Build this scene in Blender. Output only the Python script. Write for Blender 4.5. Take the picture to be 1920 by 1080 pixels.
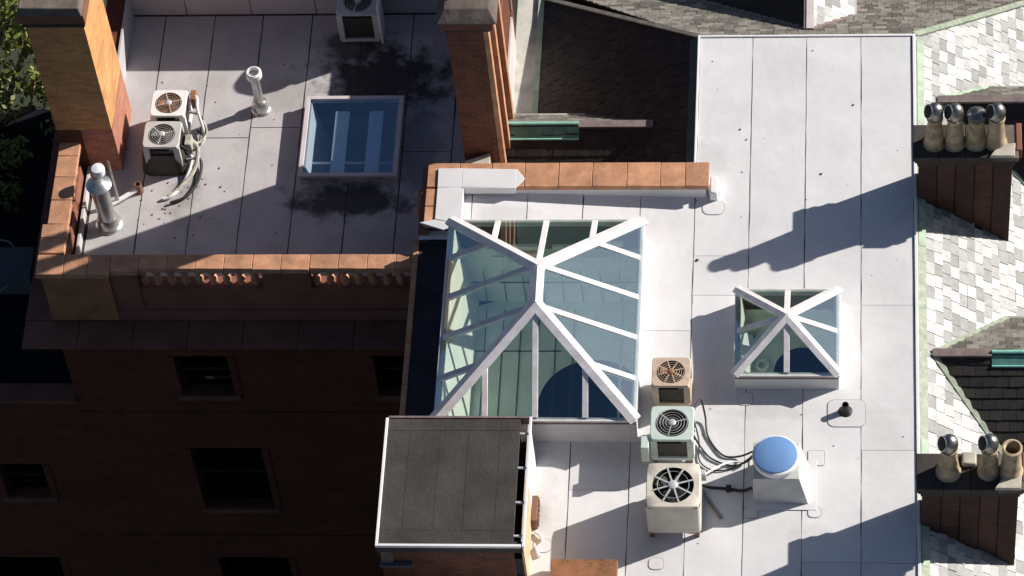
import bpy, math, random
from mathutils import Vector, Matrix
random.seed(7)
PI = math.pi
S = bpy.context.scene
for o in list(bpy.data.objects): bpy.data.objects.remove(o)

# ------------------------------------------------------------------ camera
r_ = Vector((0.99553284, 0.0536131, -0.0777174)); f_ = Vector((-0.0944125, 0.57225203, -0.814625))
u_ = r_.cross(f_); u_.normalize()
camd = bpy.data.cameras.new('camera'); cam = bpy.data.objects.new('camera', camd); S.collection.objects.link(cam)
cam.matrix_world = Matrix(((r_.x, u_.x, -f_.x, 1.41012), (r_.y, u_.y, -f_.y, -38.05943), (r_.z, u_.z, -f_.z, 55.52433), (0, 0, 0, 1)))
camd.sensor_width = 36; camd.lens = 36 * 6983.08 / 1920
camd.clip_start = 1; camd.clip_end = 2000
S.camera = cam
# ------------------------------------------------------------------ sky and sun
SUN = Vector((1.64, .735, 1.0)).normalized()
W = bpy.data.worlds.new('World'); S.world = W; W.use_nodes = True
nt = W.node_tree; nt.nodes.clear()
sky = nt.nodes.new('ShaderNodeTexSky'); sky.sky_type = 'NISHITA'; sky.sun_disc = False
sky.sun_elevation = math.asin(SUN.z); sky.sun_rotation = math.atan2(SUN.x, SUN.y)
sky.altitude = 100; sky.air_density = .85; sky.dust_density = 1.3; sky.ozone_density = 3.4
bg = nt.nodes.new('ShaderNodeBackground'); bg.inputs[1].default_value = .05
wo = nt.nodes.new('ShaderNodeOutputWorld')
nt.links.new(sky.outputs[0], bg.inputs[0]); nt.links.new(bg.outputs[0], wo.inputs[0])
sd = bpy.data.lights.new('sun', 'SUN'); sd.energy = 5.0; sd.angle = math.radians(.5); sd.color = (1.0, .945, .88)
so = bpy.data.objects.new('sun', sd); S.collection.objects.link(so)
so.rotation_euler = SUN.to_track_quat('Z', 'Y').to_euler(); so.location = SUN * 60
S.view_settings.view_transform = 'Standard'; S.view_settings.look = 'None'
S.view_settings.gamma = 1; S.view_settings.use_curve_mapping = False; S.view_settings.exposure = .42
S.render.engine = 'CYCLES'
S.cycles.max_bounces = 8; S.cycles.transparent_max_bounces = 12

# ------------------------------------------------------------------ materials
def mat(name, col, rough=.8, metal=0, var=.12, scale=3., bump=0., bscale=30., spec=.5, col2=None, spots=0., island=0., bricks=None, stain=None):
    m = bpy.data.materials.new(name); m.use_nodes = True
    n = m.node_tree.nodes; L = m.node_tree.links; p = n['Principled BSDF']
    p.inputs['Roughness'].default_value = rough; p.inputs['Metallic'].default_value = metal
    p.inputs['Specular IOR Level'].default_value = spec
    geo = n.new('ShaderNodeNewGeometry'); pos = geo.outputs['Position']
    def noise(sc, det=4, rg=.55):
        t = n.new('ShaderNodeTexNoise'); t.inputs['Scale'].default_value = sc; t.inputs['Detail'].default_value = det
        t.inputs['Roughness'].default_value = rg; L.new(pos, t.inputs['Vector']); return t.outputs['Fac']
    def mix(fac, a, b, mode='MIX'):
        x = n.new('ShaderNodeMix'); x.data_type = 'RGBA'; x.blend_type = mode
        if isinstance(fac, float): x.inputs[0].default_value = fac
        else: L.new(fac, x.inputs[0])
        for i, v in ((6, a), (7, b)):
            if isinstance(v, (tuple, list)): x.inputs[i].default_value = (*v[:3], 1)
            else: L.new(v, x.inputs[i])
        return x.outputs[2]
    def ramp(fac, a, b):
        x = n.new('ShaderNodeMapRange'); x.inputs[1].default_value = a; x.inputs[2].default_value = b
        L.new(fac, x.inputs[0]); return x.outputs[0]
    dark = tuple(c * (1 - var * 1.6) for c in col); lite = tuple(min(1, c * (1 + var)) for c in col)
    c = mix(ramp(noise(scale, 6, .6), .3, .7), dark, lite)
    c = mix(ramp(noise(scale * 9, 3), .35, .75), c, tuple(x * .9 for x in (col2 or col)))if col2 else c
    if bricks:
        # brick courses wrap round vertical faces: u = x+y, v = z
        sx = n.new('ShaderNodeSeparateXYZ'); L.new(pos, sx.inputs[0])
        ad = n.new('ShaderNodeMath'); L.new(sx.outputs[0], ad.inputs[0]); L.new(sx.outputs[1], ad.inputs[1])
        cb = n.new('ShaderNodeCombineXYZ'); L.new(ad.outputs[0], cb.inputs[0]); L.new(sx.outputs[2], cb.inputs[1])
        bt = n.new('ShaderNodeTexBrick'); L.new(cb.outputs[0], bt.inputs['Vector']); bt.inputs['Scale'].default_value = 1
        bt.inputs['Brick Width'].default_value = .22; bt.inputs['Row Height'].default_value = .075; bt.inputs['Mortar Size'].default_value = .008
        bt.inputs['Color1'].default_value = (.75, .75, .75, 1); bt.inputs['Color2'].default_value = (1.1, 1.1, 1.1, 1)
        bt.inputs['Mortar'].default_value = (*[bricks] * 3, 1)
        c = mix(1., c, bt.outputs['Color'], 'MULTIPLY')
    if island:
        rnd = n.new('ShaderNodeObjectInfo').outputs['Random'] if island > 0 else geo.outputs['Random Per Island']
        cr = n.new('ShaderNodeValToRGB'); a = abs(island)
        cr.color_ramp.elements[0].color = (1 - a, 1 - a, 1 - a * 1.04, 1); cr.color_ramp.elements[1].color = (1 + a * .2, 1 + a * .2, 1 + a * .2, 1)
        if a > .55:
            for (ps, vl) in ((.15, 1 - a * .8), (.34, 1 - a * .62), (.42, 1 - a * .38), (.62, 1 - a * .15)):
                el = cr.color_ramp.elements.new(ps); el.color = (vl, vl * .995, vl * .98, 1)
        L.new(rnd, cr.inputs[0]); c = mix(1., c, cr.outputs[0], 'MULTIPLY')
    if spots:
        s = ramp(noise(scale * 30, 2), .66, .72); c = mix(s, c, tuple(x * (1 - spots) for x in col))
    if stain:
        # list of (x, y, radius_x, radius_y, strength, colour): organic stains at fixed places
        for (sx_, sy_, rx, ry, st, sc_) in stain:
            mp = n.new('ShaderNodeMapping'); mp.vector_type = 'POINT'
            mp.inputs['Location'].default_value = (-sx_ / rx, -sy_ / ry, 0); mp.inputs['Scale'].default_value = (1 / rx, 1 / ry, 0)
            L.new(pos, mp.inputs[0])
            ln = n.new('ShaderNodeVectorMath'); ln.operation = 'LENGTH'; L.new(mp.outputs[0], ln.inputs[0])
            nn = n.new('ShaderNodeMath'); nn.operation = 'MULTIPLY_ADD'; L.new(noise(2.6, 5, .65), nn.inputs[0]); nn.inputs[1].default_value = 1.9
            L.new(ln.outputs['Value'], nn.inputs[2])
            c = mix(ramp(nn.outputs[0], 1.95, 1.45), c, mix(float(st), c, sc_))
    L.new(c, p.inputs['Base Color'])
    if bump:
        b = n.new('ShaderNodeBump'); b.inputs['Strength'].default_value = bump; b.inputs['Distance'].default_value = .02
        L.new(noise(bscale, 4), b.inputs['Height']); L.new(b.outputs[0], p.inputs['Normal'])
    return m

def glass(name, tint, gloss, rough=.03):
    m = bpy.data.materials.new(name); m.use_nodes = True; n = m.node_tree.nodes; L = m.node_tree.links
    n.remove(n['Principled BSDF']); out = n['Material Output']
    t = n.new('ShaderNodeBsdfTransparent'); t.inputs[0].default_value = (*tint, 1)
    g = n.new('ShaderNodeBsdfGlossy'); g.inputs['Roughness'].default_value = rough; g.inputs['Color'].default_value = (.66, .86, 1, 1)
    lw = n.new('ShaderNodeLayerWeight'); pw = n.new('ShaderNodeMath'); pw.operation = 'POWER'; pw.inputs[1].default_value = 4
    L.new(lw.outputs['Facing'], pw.inputs[0]); fr = pw
    mr = n.new('ShaderNodeMapRange'); mr.inputs[1].default_value = 0; mr.inputs[2].default_value = 1; mr.inputs[3].default_value = gloss; mr.inputs[4].default_value = 1
    L.new(fr.outputs[0], mr.inputs[0])
    gb = n.new('ShaderNodeNewGeometry'); inv = n.new('ShaderNodeMath'); inv.operation = 'SUBTRACT'; inv.inputs[0].default_value = 1
    L.new(gb.outputs['Backfacing'], inv.inputs[1]); ml = n.new('ShaderNodeMath'); ml.operation = 'MULTIPLY'
    L.new(mr.outputs[0], ml.inputs[0]); L.new(inv.outputs[0], ml.inputs[1])
    x = n.new('ShaderNodeMixShader'); L.new(ml.outputs[0], x.inputs[0]); L.new(t.outputs[0], x.inputs[1]); L.new(g.outputs[0], x.inputs[2])
    L.new(x.outputs[0], out.inputs[0]); return m

M = {}
M['white'] = mat('white_membrane', (.695, .685, .685), .75, var=.065, scale=.9, bump=.3, bscale=4, spots=.12, island=.08,
                 stain=[(-1.55, 3.9, .5, .5, .22, (.3, .3, .31)), (-2.4, .6, .25, 2.6, .12, (.35, .34, .33)), (-1.1, -1.9, .7, .5, .1, (.3, .28, .25)), (-4.4, -4.2, .6, 1.2, .1, (.3, .25, .2)), (1.7, -2.5, .5, .9, .1, (.3, .3, .28)), (-2.3, -4.6, .35, .5, .22, (.32, .26, .2)), (-1.4, -1.2, .25, .7, .16, (.35, .28, .22)), (-.3, -1.75, .9, .2, .2, (.33, .31, .3)), (-3.3, -2.7, 1.1, .35, .25, (.3, .26, .25)), (.3, 5.9, 1.4, .5, .07, (.35, .35, .36)), (1.9, 1.2, .3, 1.6, .09, (.36, .35, .35)), (-.8, 2.6, .5, .9, .08, (.36, .35, .34)), (.45, -4.3, .5, .25, .2, (.33, .3, .28)), (-4.2, -3.4, .25, .8, .18, (.34, .26, .18)), (-5.2, 2.5, .9, .2, .2, (.3, .29, .3))])
M['grey_mem'] = mat('weathered_grey_membrane', (.50, .475, .475), .85, var=.10, scale=1.4, bump=.2, bscale=12, spots=.15, island=.06,
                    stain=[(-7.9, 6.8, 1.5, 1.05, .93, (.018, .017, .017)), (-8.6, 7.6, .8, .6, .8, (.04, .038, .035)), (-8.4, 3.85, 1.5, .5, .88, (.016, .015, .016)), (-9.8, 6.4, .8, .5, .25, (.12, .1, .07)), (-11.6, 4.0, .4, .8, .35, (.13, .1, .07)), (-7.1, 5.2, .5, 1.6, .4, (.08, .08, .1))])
M['under'] = mat('seam_bitumen', (.07, .064, .06), .9, var=.4, scale=5)
M['terra'] = mat('terracotta', (.54, .27, .15), .8, var=.22, scale=3.5, bump=.35, bscale=26, island=.16, spots=.2)
M['pierface'] = mat('warm_pier_face', (.37, .16, .07), .8, var=.2, scale=2.)
M['terra_wall'] = mat('terracotta_wall', (.25, .10, .062), .8, var=.15, scale=2.)
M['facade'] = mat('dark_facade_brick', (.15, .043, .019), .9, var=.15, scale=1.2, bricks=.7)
M['stone_dark'] = mat('sooty_stone', (.20, .095, .068), .9, spec=.1, var=.2, scale=1.4, bump=.3, bscale=12)
M['buff'] = mat('buff_brick', (.62, .31, .12), .85, var=.12, scale=2., bricks=.8, spots=.2)
M['redbrick'] = mat('red_brick', (.40, .17, .11), .85, var=.12, scale=3., bricks=1.2)
M['redbrick2'] = mat('dark_red_brick', (.13, .045, .022), .85, var=.25, scale=3., bricks=1.6, bump=.3)
M['brown_stack'] = mat('brown_chimney_brick', (.065, .028, .02), .9, var=.25, scale=1.5, bricks=.8)
M['brown_stack2'] = mat('pale_brown_chimney_brick', (.095, .04, .026), .9, var=.25, scale=1.5, bricks=.8)
M['cap'] = mat('grey_cap_stone', (.15, .12, .10), .9, var=.3, scale=3., bump=.3, bscale=15)
M['darkcap'] = mat('soot_black_cap', (.05, .043, .036), .9, var=.3, scale=4.)
M['pot'] = mat('buff_clay_pot', (.44, .34, .21), .85, var=.38, scale=4.5, bump=.25, spots=.25)
M['cowl'] = mat('cowl_steel', (.33, .32, .31), .42, metal=1, var=.35, scale=9, bump=.3, bscale=14)
M['steel'] = mat('galvanised_steel', (.55, .55, .53), .35, metal=.85, var=.15, scale=8)
M['whitepaint'] = mat('white_paint', (.80, .79, .78), .5, var=.04)
M['frame'] = mat('frame_paint', (.74, .71, .70), .75, var=.13, scale=3.5, spots=.12, bump=.15, spec=.15)
M['gasket'] = mat('black_gasket', (.02, .02, .02), .6)
M['beige'] = mat('beige_enamel', (.62, .57, .47), .45, var=.08, scale=4, spots=.15)
M['greyen'] = mat('grey_enamel', (.50, .50, .48), .45, var=.08, scale=4, spots=.1)
M['mint'] = mat('pale_green_enamel', (.55, .64, .58), .45, var=.08, scale=4, spots=.15)
M['rustbeige'] = mat('rusty_beige_enamel', (.60, .45, .34), .6, var=.15, scale=6, spots=.3)
M['coil'] = mat('coil_fins', (.06, .055, .045), .6, metal=.3, var=.2, scale=10)
M['fan'] = mat('fan_grey', (.20, .20, .20), .4, var=.1)
M['fanrust'] = mat('fan_rust', (.32, .14, .07), .7, var=.2)
M['guard'] = mat('guard_wire', (.62, .62, .60), .4, metal=.3)
M['dark'] = mat('dark_void', (.02, .02, .022), .8)
M['darkroof'] = mat('dark_grey_roofing', (.054, .047, .043), .9, var=.28, scale=1.6, bump=.5, bscale=25, spots=.3, island=.18)
M['slate_lit'] = mat('pale_slate', (.46, .465, .455), .55, var=.14, scale=9, bump=.15, bscale=40, island=.62)
M['slate_stuff'] = mat('pale_slate_joined', (.46, .465, .455), .55, var=.14, scale=9, bump=.15, bscale=40, island=-.62)
M['slate_brown'] = mat('brown_slate', (.24, .22, .19), .7, var=.25, scale=6, bump=.2, bscale=40, island=-.6)  # browner and darker than the pale slates
M['slate_dark'] = mat('dark_shaded_slate', (.026, .021, .019), .75, var=.35, scale=5, bump=.2, bscale=40, island=-.5)  # shade of the west and south slopes in the colour; also gap base
M['copper'] = mat('verdigris_copper', (.36, .47, .34), .6, var=.2, scale=5, spots=.25)
M['copper2'] = mat('brown_green_copper', (.38, .36, .27), .6, var=.35, scale=7, spots=.3, col2=(.25, .42, .30))
M['copperbright'] = mat('mint_copper', (.26, .60, .50), .5, var=.15, scale=7)
M['teal'] = mat('teal_copper_apron', (.10, .27, .22), .6, var=.25, scale=6, spots=.2)
M['lead'] = mat('brown_lead', (.20, .15, .14), .7, var=.2, scale=6)
M['flash'] = mat('pinkish_flashing', (.62, .55, .54), .6, var=.08)
M['concrete'] = mat('streaked_concrete', (.48, .47, .42), .8, var=.2, scale=2.5)
M['rust'] = mat('rusty_red_plate', (.32, .11, .065), .8, var=.5, scale=2.2, col2=(.30, .17, .05), spots=.2)
M['sidetan'] = mat('tan_render', (.60, .42, .26), .85, var=.1, scale=3)
M['louver'] = mat('brown_metal', (.20, .10, .06), .6)
M['cable'] = mat('black_cable', (.015, .015, .017), .5)
M['copperpipe'] = mat('insulated_line', (.45, .42, .36), .6, var=.3, scale=12)
M['bluecap'] = mat('sky_reflection_blue', (.16, .30, .56), .3, var=.04)  # reflected sky painted into the cap as its base blue
M['in_wall'] = mat('well_plaster', (.88, .90, .84), .8, var=.05)
M['in_floor'] = mat('well_floor', (.80, .90, .77), .7, var=.12, scale=1.2)
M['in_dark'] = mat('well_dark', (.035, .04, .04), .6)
M['board'] = mat('pale_blue_board', (.70, .86, .95), .6, var=.05)
M['winframe'] = mat('dark_window_frame', (.022, .022, .026), .7, spec=.2)
M['leaf'] = mat('leaf', (.20, .22, .03), .6, var=.4, scale=1.2, island=-.5)
M['bark'] = mat('bark', (.09, .06, .04), .9)
M['ground'] = mat('courtyard_ground', (.02, .02, .018), .95, spec=.1, var=.3, scale=.3)
M['grass'] = mat('far_ground', (.05, .06, .035), .95, var=.4, scale=.05)
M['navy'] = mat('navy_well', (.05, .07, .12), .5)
M['annex'] = mat('annex_roofing', (.012, .013, .017), .9, spec=.05)
M['patchline'] = mat('patch_outline', (.33, .31, .30), .9)
M['slab'] = mat('slate_grey_metal', (.10, .11, .12), .8, var=.08, spec=.1)
M['tealcopper'] = mat('teal copper', (.05, .10, .09), .7, var=.2, scale=5, spec=.2)
M['brownstrip'] = mat('brown strip', (.16, .10, .08), .7)
M['blackstrip'] = mat('black strip', (.045, .042, .05), .9, var=.2, scale=2, spec=.15)  # near-black tone for the narrow west roof strip
M['slabhoop'] = mat('hoop_metal', (.25, .26, .26), .5)
M['sandstone'] = mat('pale_sandstone', (.50, .46, .38), .85, var=.2, scale=5)
M['debris'] = mat('debris_brown', (.13, .09, .07), .9, var=.3, scale=20)
M['glass'] = glass('green_tinted_glass', (.95, .99, .955), .36)
M['glass2'] = glass('clear_roof_glass', (.90, .94, .98), .34)
M['winglass'] = glass('window_glass', (.25, .3, .33), .05)

# ------------------------------------------------------------------ mesh helper
class MB:
    def __init__(s): s.v = []; s.f = []
    def add(s, vs, fs):
        b = len(s.v); s.v += [Vector(v) for v in vs]; s.f += [tuple(b + i for i in f) for f in fs]; return s
    def box(s, x0, x1, y0, y1, z0, z1):
        if x0 > x1: x0, x1 = x1, x0
        if y0 > y1: y0, y1 = y1, y0
        if z0 > z1: z0, z1 = z1, z0
        return s.hexa([(x0, y0), (x1, y0), (x1, y1), (x0, y1)], z0, z1)
    def hexa(s, pts, z0, z1, top=None):
        n = len(pts); top = top or pts
        vs = [(p[0], p[1], z0 if len(p) < 3 else p[2]) for p in pts] + [(p[0], p[1], z1 if len(p) < 3 else p[2]) for p in top]
        fs = [tuple(reversed(range(n))), tuple(range(n, 2 * n))] + [(i, (i + 1) % n, n + (i + 1) % n, n + i) for i in range(n)]
        return s.add(vs, fs)
    def sheet(s, pts, th, nrm=None):
        """a planar polygon with thickness th below it"""
        P = [Vector(p) for p in pts]
        nn = Vector(nrm) if nrm else (P[1] - P[0]).cross(P[2] - P[0]).normalized()
        if nn.z < 0 and not nrm: P.reverse(); nn = -nn
        n = len(P); vs = [p - nn * th for p in P] + P
        fs = [tuple(reversed(range(n))), tuple(range(n, 2 * n))] + [(i, (i + 1) % n, n + (i + 1) % n, n + i) for i in range(n)]
        return s.add(vs, fs)
    def lathe(s, c, prof, n=20, axis=None, cap=True):
        c = Vector(c); vs = []; fs = []
        q = Vector(axis).to_track_quat('Z', 'Y') if axis else None
        for r, z in prof:
            for i in range(n):
                a = 2 * PI * i / n; p = Vector((r * math.cos(a), r * math.sin(a), z))
                vs.append(c + (q @ p if q else p))
        for k in range(len(prof) - 1):
            for i in range(n):
                j = (i + 1) % n; fs.append((k * n + i, k * n + j, (k + 1) * n + j, (k + 1) * n + i))
        if cap: fs.append(tuple(reversed(range(n)))); fs.append(tuple(range((len(prof) - 1) * n, len(prof) * n)))
        return s.add(vs, fs)
    def tube(s, pts, r, n=8):
        P = [Vector(p) for p in pts]; vs = []; fs = []; up = Vector((0, 0, 1))
        for k, p in enumerate(P):
            t = (P[min(k + 1, len(P) - 1)] - P[max(k - 1, 0)]).normalized()
            a = t.cross(up if abs(t.z) < .95 else Vector((1, 0, 0))).normalized(); b = t.cross(a)
            for i in range(n):
                w = 2 * PI * i / n; vs.append(p + a * r * math.cos(w) + b * r * math.sin(w))
        for k in range(len(P) - 1):
            for i in range(n):
                j = (i + 1) % n; fs.append((k * n + i, k * n + j, (k + 1) * n + j, (k + 1) * n + i))
        fs.append(tuple(range(n))); fs.append(tuple(reversed(range((len(P) - 1) * n, len(P) * n))))
        return s.add(vs, fs)
    def beam(s, a, b, w, h, up=(0, 0, 1), drop=0):
        """rectangular bar from a to b, its top face through the line (minus drop)"""
        a = Vector(a); b = Vector(b); t = (b - a).normalized(); up = Vector(up)
        sd = t.cross(up).normalized(); nn = sd.cross(t).normalized()
        if nn.z < 0: nn = -nn
        vs = []
        for p in (a, b):
            for sx, sz in ((-1, -1), (1, -1), (1, 0), (-1, 0)):
                vs.append(p + sd * sx * w / 2 + nn * (sz * h - drop))
        return s.add(vs, [(0, 1, 2, 3), (7, 6, 5, 4), (0, 4, 5, 1), (1, 5, 6, 2), (2, 6, 7, 3), (3, 7, 4, 0)])
    def mesh(s, name, m, off, smooth):
        me = bpy.data.meshes.new(name); me.from_pydata([v - off for v in s.v], [], s.f); me.validate()
        import bmesh
        bm = bmesh.new(); bm.from_mesh(me); bmesh.ops.recalc_face_normals(bm, faces=bm.faces); bm.to_mesh(me); bm.free()
        me.materials.append(m)
        if smooth:
            me.polygons.foreach_set('use_smooth', [True] * len(me.polygons)); me.set_sharp_from_angle(angle=math.radians(38))
        return me
    def build(s, name, m, parent=None, smooth=False, bevel=0, origin=None):
        off = Vector((0, 0, 0)); p = parent
        while p is not None: off += p.location; p = p.parent
        loc = Vector((0, 0, 0))
        if parent is None or origin is not None:
            loc = Vector(origin) - off if origin is not None else Vector(s.v[0]); off = off + loc
        o = bpy.data.objects.new(name, s.mesh(name, M[m] if isinstance(m, str) else m, off, smooth))
        S.collection.objects.link(o); o.location = loc
        if parent: o.parent = parent
        if bevel:
            b = o.modifiers.new('bevel', 'BEVEL'); b.width = bevel; b.segments = 2; b.limit_method = 'ANGLE'
            o.data.polygons.foreach_set('use_smooth', [True] * len(o.data.polygons)); o.data.set_sharp_from_angle(angle=math.radians(50))
        return o

def tag(o, label=None, cat=None, group=None, kind=None):
    if label: o['label'] = label
    if cat: o['category'] = cat
    if group: o['group'] = group
    if kind: o['kind'] = kind
    return o
def thing(name, loc, label, cat, group=None):
    o = bpy.data.objects.new(name, None); o.empty_display_size = .2; S.collection.objects.link(o); o.location = loc
    return tag(o, label, cat, group)
def copy_tree(o, parent=None):
    c = o.copy(); S.collection.objects.link(c)
    if parent: c.parent = parent
    for ch in list(o.children): copy_tree(ch, c)
    return c
def rects_minus(x0, x1, y0, y1, holes):
    R = [(x0, x1, y0, y1)]
    for (a, b, c, d) in holes:
        N = []
        for (p, q, r, s) in R:
            if a >= q or b <= p or c >= s or d <= r: N.append((p, q, r, s)); continue
            if r < c: N.append((p, q, r, c))
            if s > d: N.append((p, q, d, s))
            r2, s2 = max(r, c), min(s, d)
            if p < a: N.append((p, a, r2, s2))
            if q > b: N.append((b, q, r2, s2))
        R = N
    return R
def zf(x, y):      # the cricket behind the north parapet: rises towards the west
    k = min(1, max(0, (y - 1.7) / .3)); k *= 1 if y < 3.1 else 0
    return .2 * k * min(1, max(0, (-1.7 - x) / 4.2))
def strip(x0, x1, y0, y1, z, m, parent, holes=(), curved=False, th=.006):
    thick = (m == 'grey_mem')
    """one roll of roofing: a thin sheet whose long edges wander a few millimetres"""
    b = MB(); g = .013 if thick else .009; gy = .009 if thick else .004
    for (p, q, r, s) in rects_minus(x0 + g, x1 - g, y0 + gy, y1 - gy, holes):
        n = max(1, int((s - r) / .35)); nx = 4 if curved else 1
        vs = []; fs = []
        for i in range(n + 1):
            yy = r + (s - r) * i / n
            for j in range(nx + 1):
                xx = p + (q - p) * j / nx
                if j == 0 and abs(p - x0 - g) < 1e-6: xx += random.uniform(-.007, .005)
                if j == nx and abs(q - x1 + g) < 1e-6: xx += random.uniform(-.005, .007)
                vs.append((xx, yy, z + (zf(xx, yy) if curved else 0) + random.uniform(-.0015, .0015)))
        w = nx + 1
        for i in range(n):
            for j in range(nx): fs.append((i * w + j, i * w + j + 1, (i + 1) * w + j + 1, (i + 1) * w + j))
        k = len(vs); b.add(vs, fs)
        # rim
        rim = [i for i in range(w)] + [i * w + nx for i in range(1, n + 1)] + [n * w + j for j in range(nx - 1, -1, -1)] + [i * w for i in range(n - 1, 0, -1)]
        vs2 = [vs[i] for i in rim] + [(vs[i][0], vs[i][1], vs[i][2] - th) for i in rim]; m_ = len(rim)
        b.add(vs2, [(i, (i + 1) % m_, m_ + (i + 1) % m_, m_ + i) for i in range(m_)])
    return b.build('membrane_strip', m, parent)

# ================================================================== GROUND
b = MB(); b.add([(-250, -250, -16), (250, -250, -16), (250, 250, -16), (-250, 250, -16)], [(0, 1, 2, 3)])
tag(b.build('ground', 'grass'), kind='structure')
b = MB(); b.add([(-30, -30, -15.99), (-6, -30, -15.99), (-6, 14, -15.99), (-30, 14, -15.99)], [(0, 1, 2, 3)])
tag(b.build('courtyard', 'ground'), kind='structure')

# ================================================================== MAIN BUILDING
main = thing('main_building', (0, 0, -16), 'brick building with a white flat roof of taped strips ringed by slate slopes', 'building')
BIG = (-6.17, -2.61, -2.39, 1.98); SML = (-.905, .945, -1.26, .60)
cols = [-6.80, -5.85, -4.82, -3.79, -2.73, -1.724, -.715, .305, 1.335, 2.30]
holes = [(BIG[0] + .1, BIG[1] - .1, BIG[2] + .1, BIG[3] - .1), (SML[0] + .1, SML[1] - .1, SML[2] + .1, SML[3] - .1)]
b = MB()
for (p, q, r, s) in rects_minus(-6.80, -1.724, -12, 3.0, holes): b.box(p, q, r, s, -.25, -.008)
for (p, q, r, s) in rects_minus(-1.724, 2.30, -12, 6.78, holes): b.box(p, q, r, s, -.25, -.008)
b.build('roof_deck', 'under', main)
laps = {5: [1.66, .78], 6: [.80], 7: [-4.85], 8: [.56, -4.86, -2.55], 4: [0], 3: [0, -3.4], 2: [0], 1: [0]}
for i in range(len(cols) - 1):
    x0, x1 = cols[i], cols[i + 1]; top = 6.78 if i >= 5 else 3.0
    ys = [-12] + sorted(laps.get(i, [])) + [top]
    for k in range(len(ys) - 1):
        if i == 0:
            strip(x0, BIG[0], -12, 1.93, 0, 'blackstrip', main); strip(x0, x1, 1.93, 3.0, 0, 'white', main, [BIG], curved=True); strip(BIG[0], x1, -12, BIG[2], 0, 'white', main); continue
        strip(x0, x1, ys[k], ys[k + 1], 0, 'white', main, [BIG, SML], curved=(i <= 5 and ys[k + 1] > 1.7))
# bevelled white drip edges
b = MB(); b.box(-1.77, -1.726, 3.54, 6.83, -.06, .03); b.box(-1.77, 2.36, 6.785, 6.83, -.06, .028); b.box(2.305, 2.36, -12, 6.783, -.06, .03)
b.build('roof_edge_trim', 'whitepaint', main, bevel=.008)
# outer walls
b = MB(); b.box(-6.84, -6.6, -12, 3.5, -16, -.27); b.build('west_wall'.replace('west_', ''), 'facade', main)
b = MB(); b.box(-6.6, 2.2, -12, -11.8, -16, -.27); b.build('wall', 'facade', main)
b = MB(); b.box(-6.6, -1.8, 3.0, 3.5, -16, -.02); b.build('wall', 'facade', main)
b = MB(); b.box(6.6, 6.9, -12, 12, -16, -3.4); b.build('wall', 'facade', main)
b = MB(); b.box(-5.1, 6.6, 11.6, 12, -16, -3.9); b.build('wall', 'facade', main)
# low west edge: terracotta string
y = -12
while y < 2.0:
    b = MB(); b.box(-6.90, -6.80, y + .006, min(y + .9, 2.0) - .006, -.3, .045); b.build('edge_tile', 'terra', main, bevel=.01, origin=(-6.85, y, 0)); y += .9
# north parapet: wall, coping stones, white membrane hood
b = MB(); b.hexa([(-6.62, 2.99), (-1.52, 2.99), (-1.52, 3.5), (-6.62, 3.5)], -.02, .30); b.build('parapet_wall', 'white', main)
xs = [-6.70, -6.05, -5.42, -4.80, -4.20, -3.58, -2.95, -2.33, -1.455]
xs = [-6.70, -6.10, -5.50, -4.88, -4.25, -3.62, -2.98, -2.36, -1.90, -1.455]
for k in range(len(xs) - 1):
    b = MB(); b.hexa([(xs[k] + .004, 2.945), (xs[k + 1] - .004, 2.945), (xs[k + 1] - .004, 3.535), (xs[k] + .004, 3.535)], .301, .395 + random.uniform(-.004, .004),
                     top=[(xs[k] + .004, 2.965), (xs[k + 1] - .004, 2.965), (xs[k + 1] - .004, 3.515), (xs[k] + .004, 3.515)])
    b.build('coping_stone', 'terra', main, bevel=.01, origin=(xs[k], 3.2, .3))
ys = [2.08, 2.52, 2.93]
for k in range(2):
    b = MB(); b.box(-6.70, -6.10, ys[k] + .004, ys[k + 1] - .004, .301, .394); b.build('coping_stone', 'terra', main, bevel=.012, origin=(-6.4, ys[k], .3))
b = MB(); b.box(-6.66, -6.12, 2.1, 2.985, -.02, .30); b.build('parapet_wall', 'redbrick2', main)
b = MB()
b.hexa([(-6.49, 2.93), (-6.04, 2.93), (-6.04, 3.37), (-6.50, 3.37)], .396, .43)
b.hexa([(-6.04, 2.93), (-5.02, 2.925), (-5.02, 3.34), (-6.04, 3.37)], .396, .431)
b.hexa([(-5.02, 2.925), (-4.87, 3.13), (-5.02, 3.34)], .396, .429)
b.box(-6.04, -5.03, 2.905, 2.93, .25, .43)
b.hexa([(-6.49, 2.2), (-6.04, 2.1), (-6.04, 2.93), (-6.49, 2.93)], .396, .428)
b.hexa([(-6.78, 2.13), (-6.32, 1.96), (-6.04, 2.1), (-6.49, 2.2)], .38, .42)
b.box(-6.045, -6.0, 1.98, 2.93, .0, .427)
b.build('membrane_hood', 'white', main, bevel=.008)
b = MB(); b.lathe((-1.36, 3.12, 0), [(.14, .0), (.13, .12), (.09, .2), (.03, .23)], 14); b.box(-1.45, -1.3, 2.9, 3.3, 0, .26)
b.build('end_flashing', 'white', main, smooth=True, bevel=.03)
b = MB(); b.box(-6.90, -6.72, 2.72, 3.12, -.25, .10); b.build('stepped_stone', 'terra', main, bevel=.01)
b = MB(); b.box(-6.80, -6.62, 2.0, 3.5, -16, .29); b.build('corner_pier', 'terra_wall', main)
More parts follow.
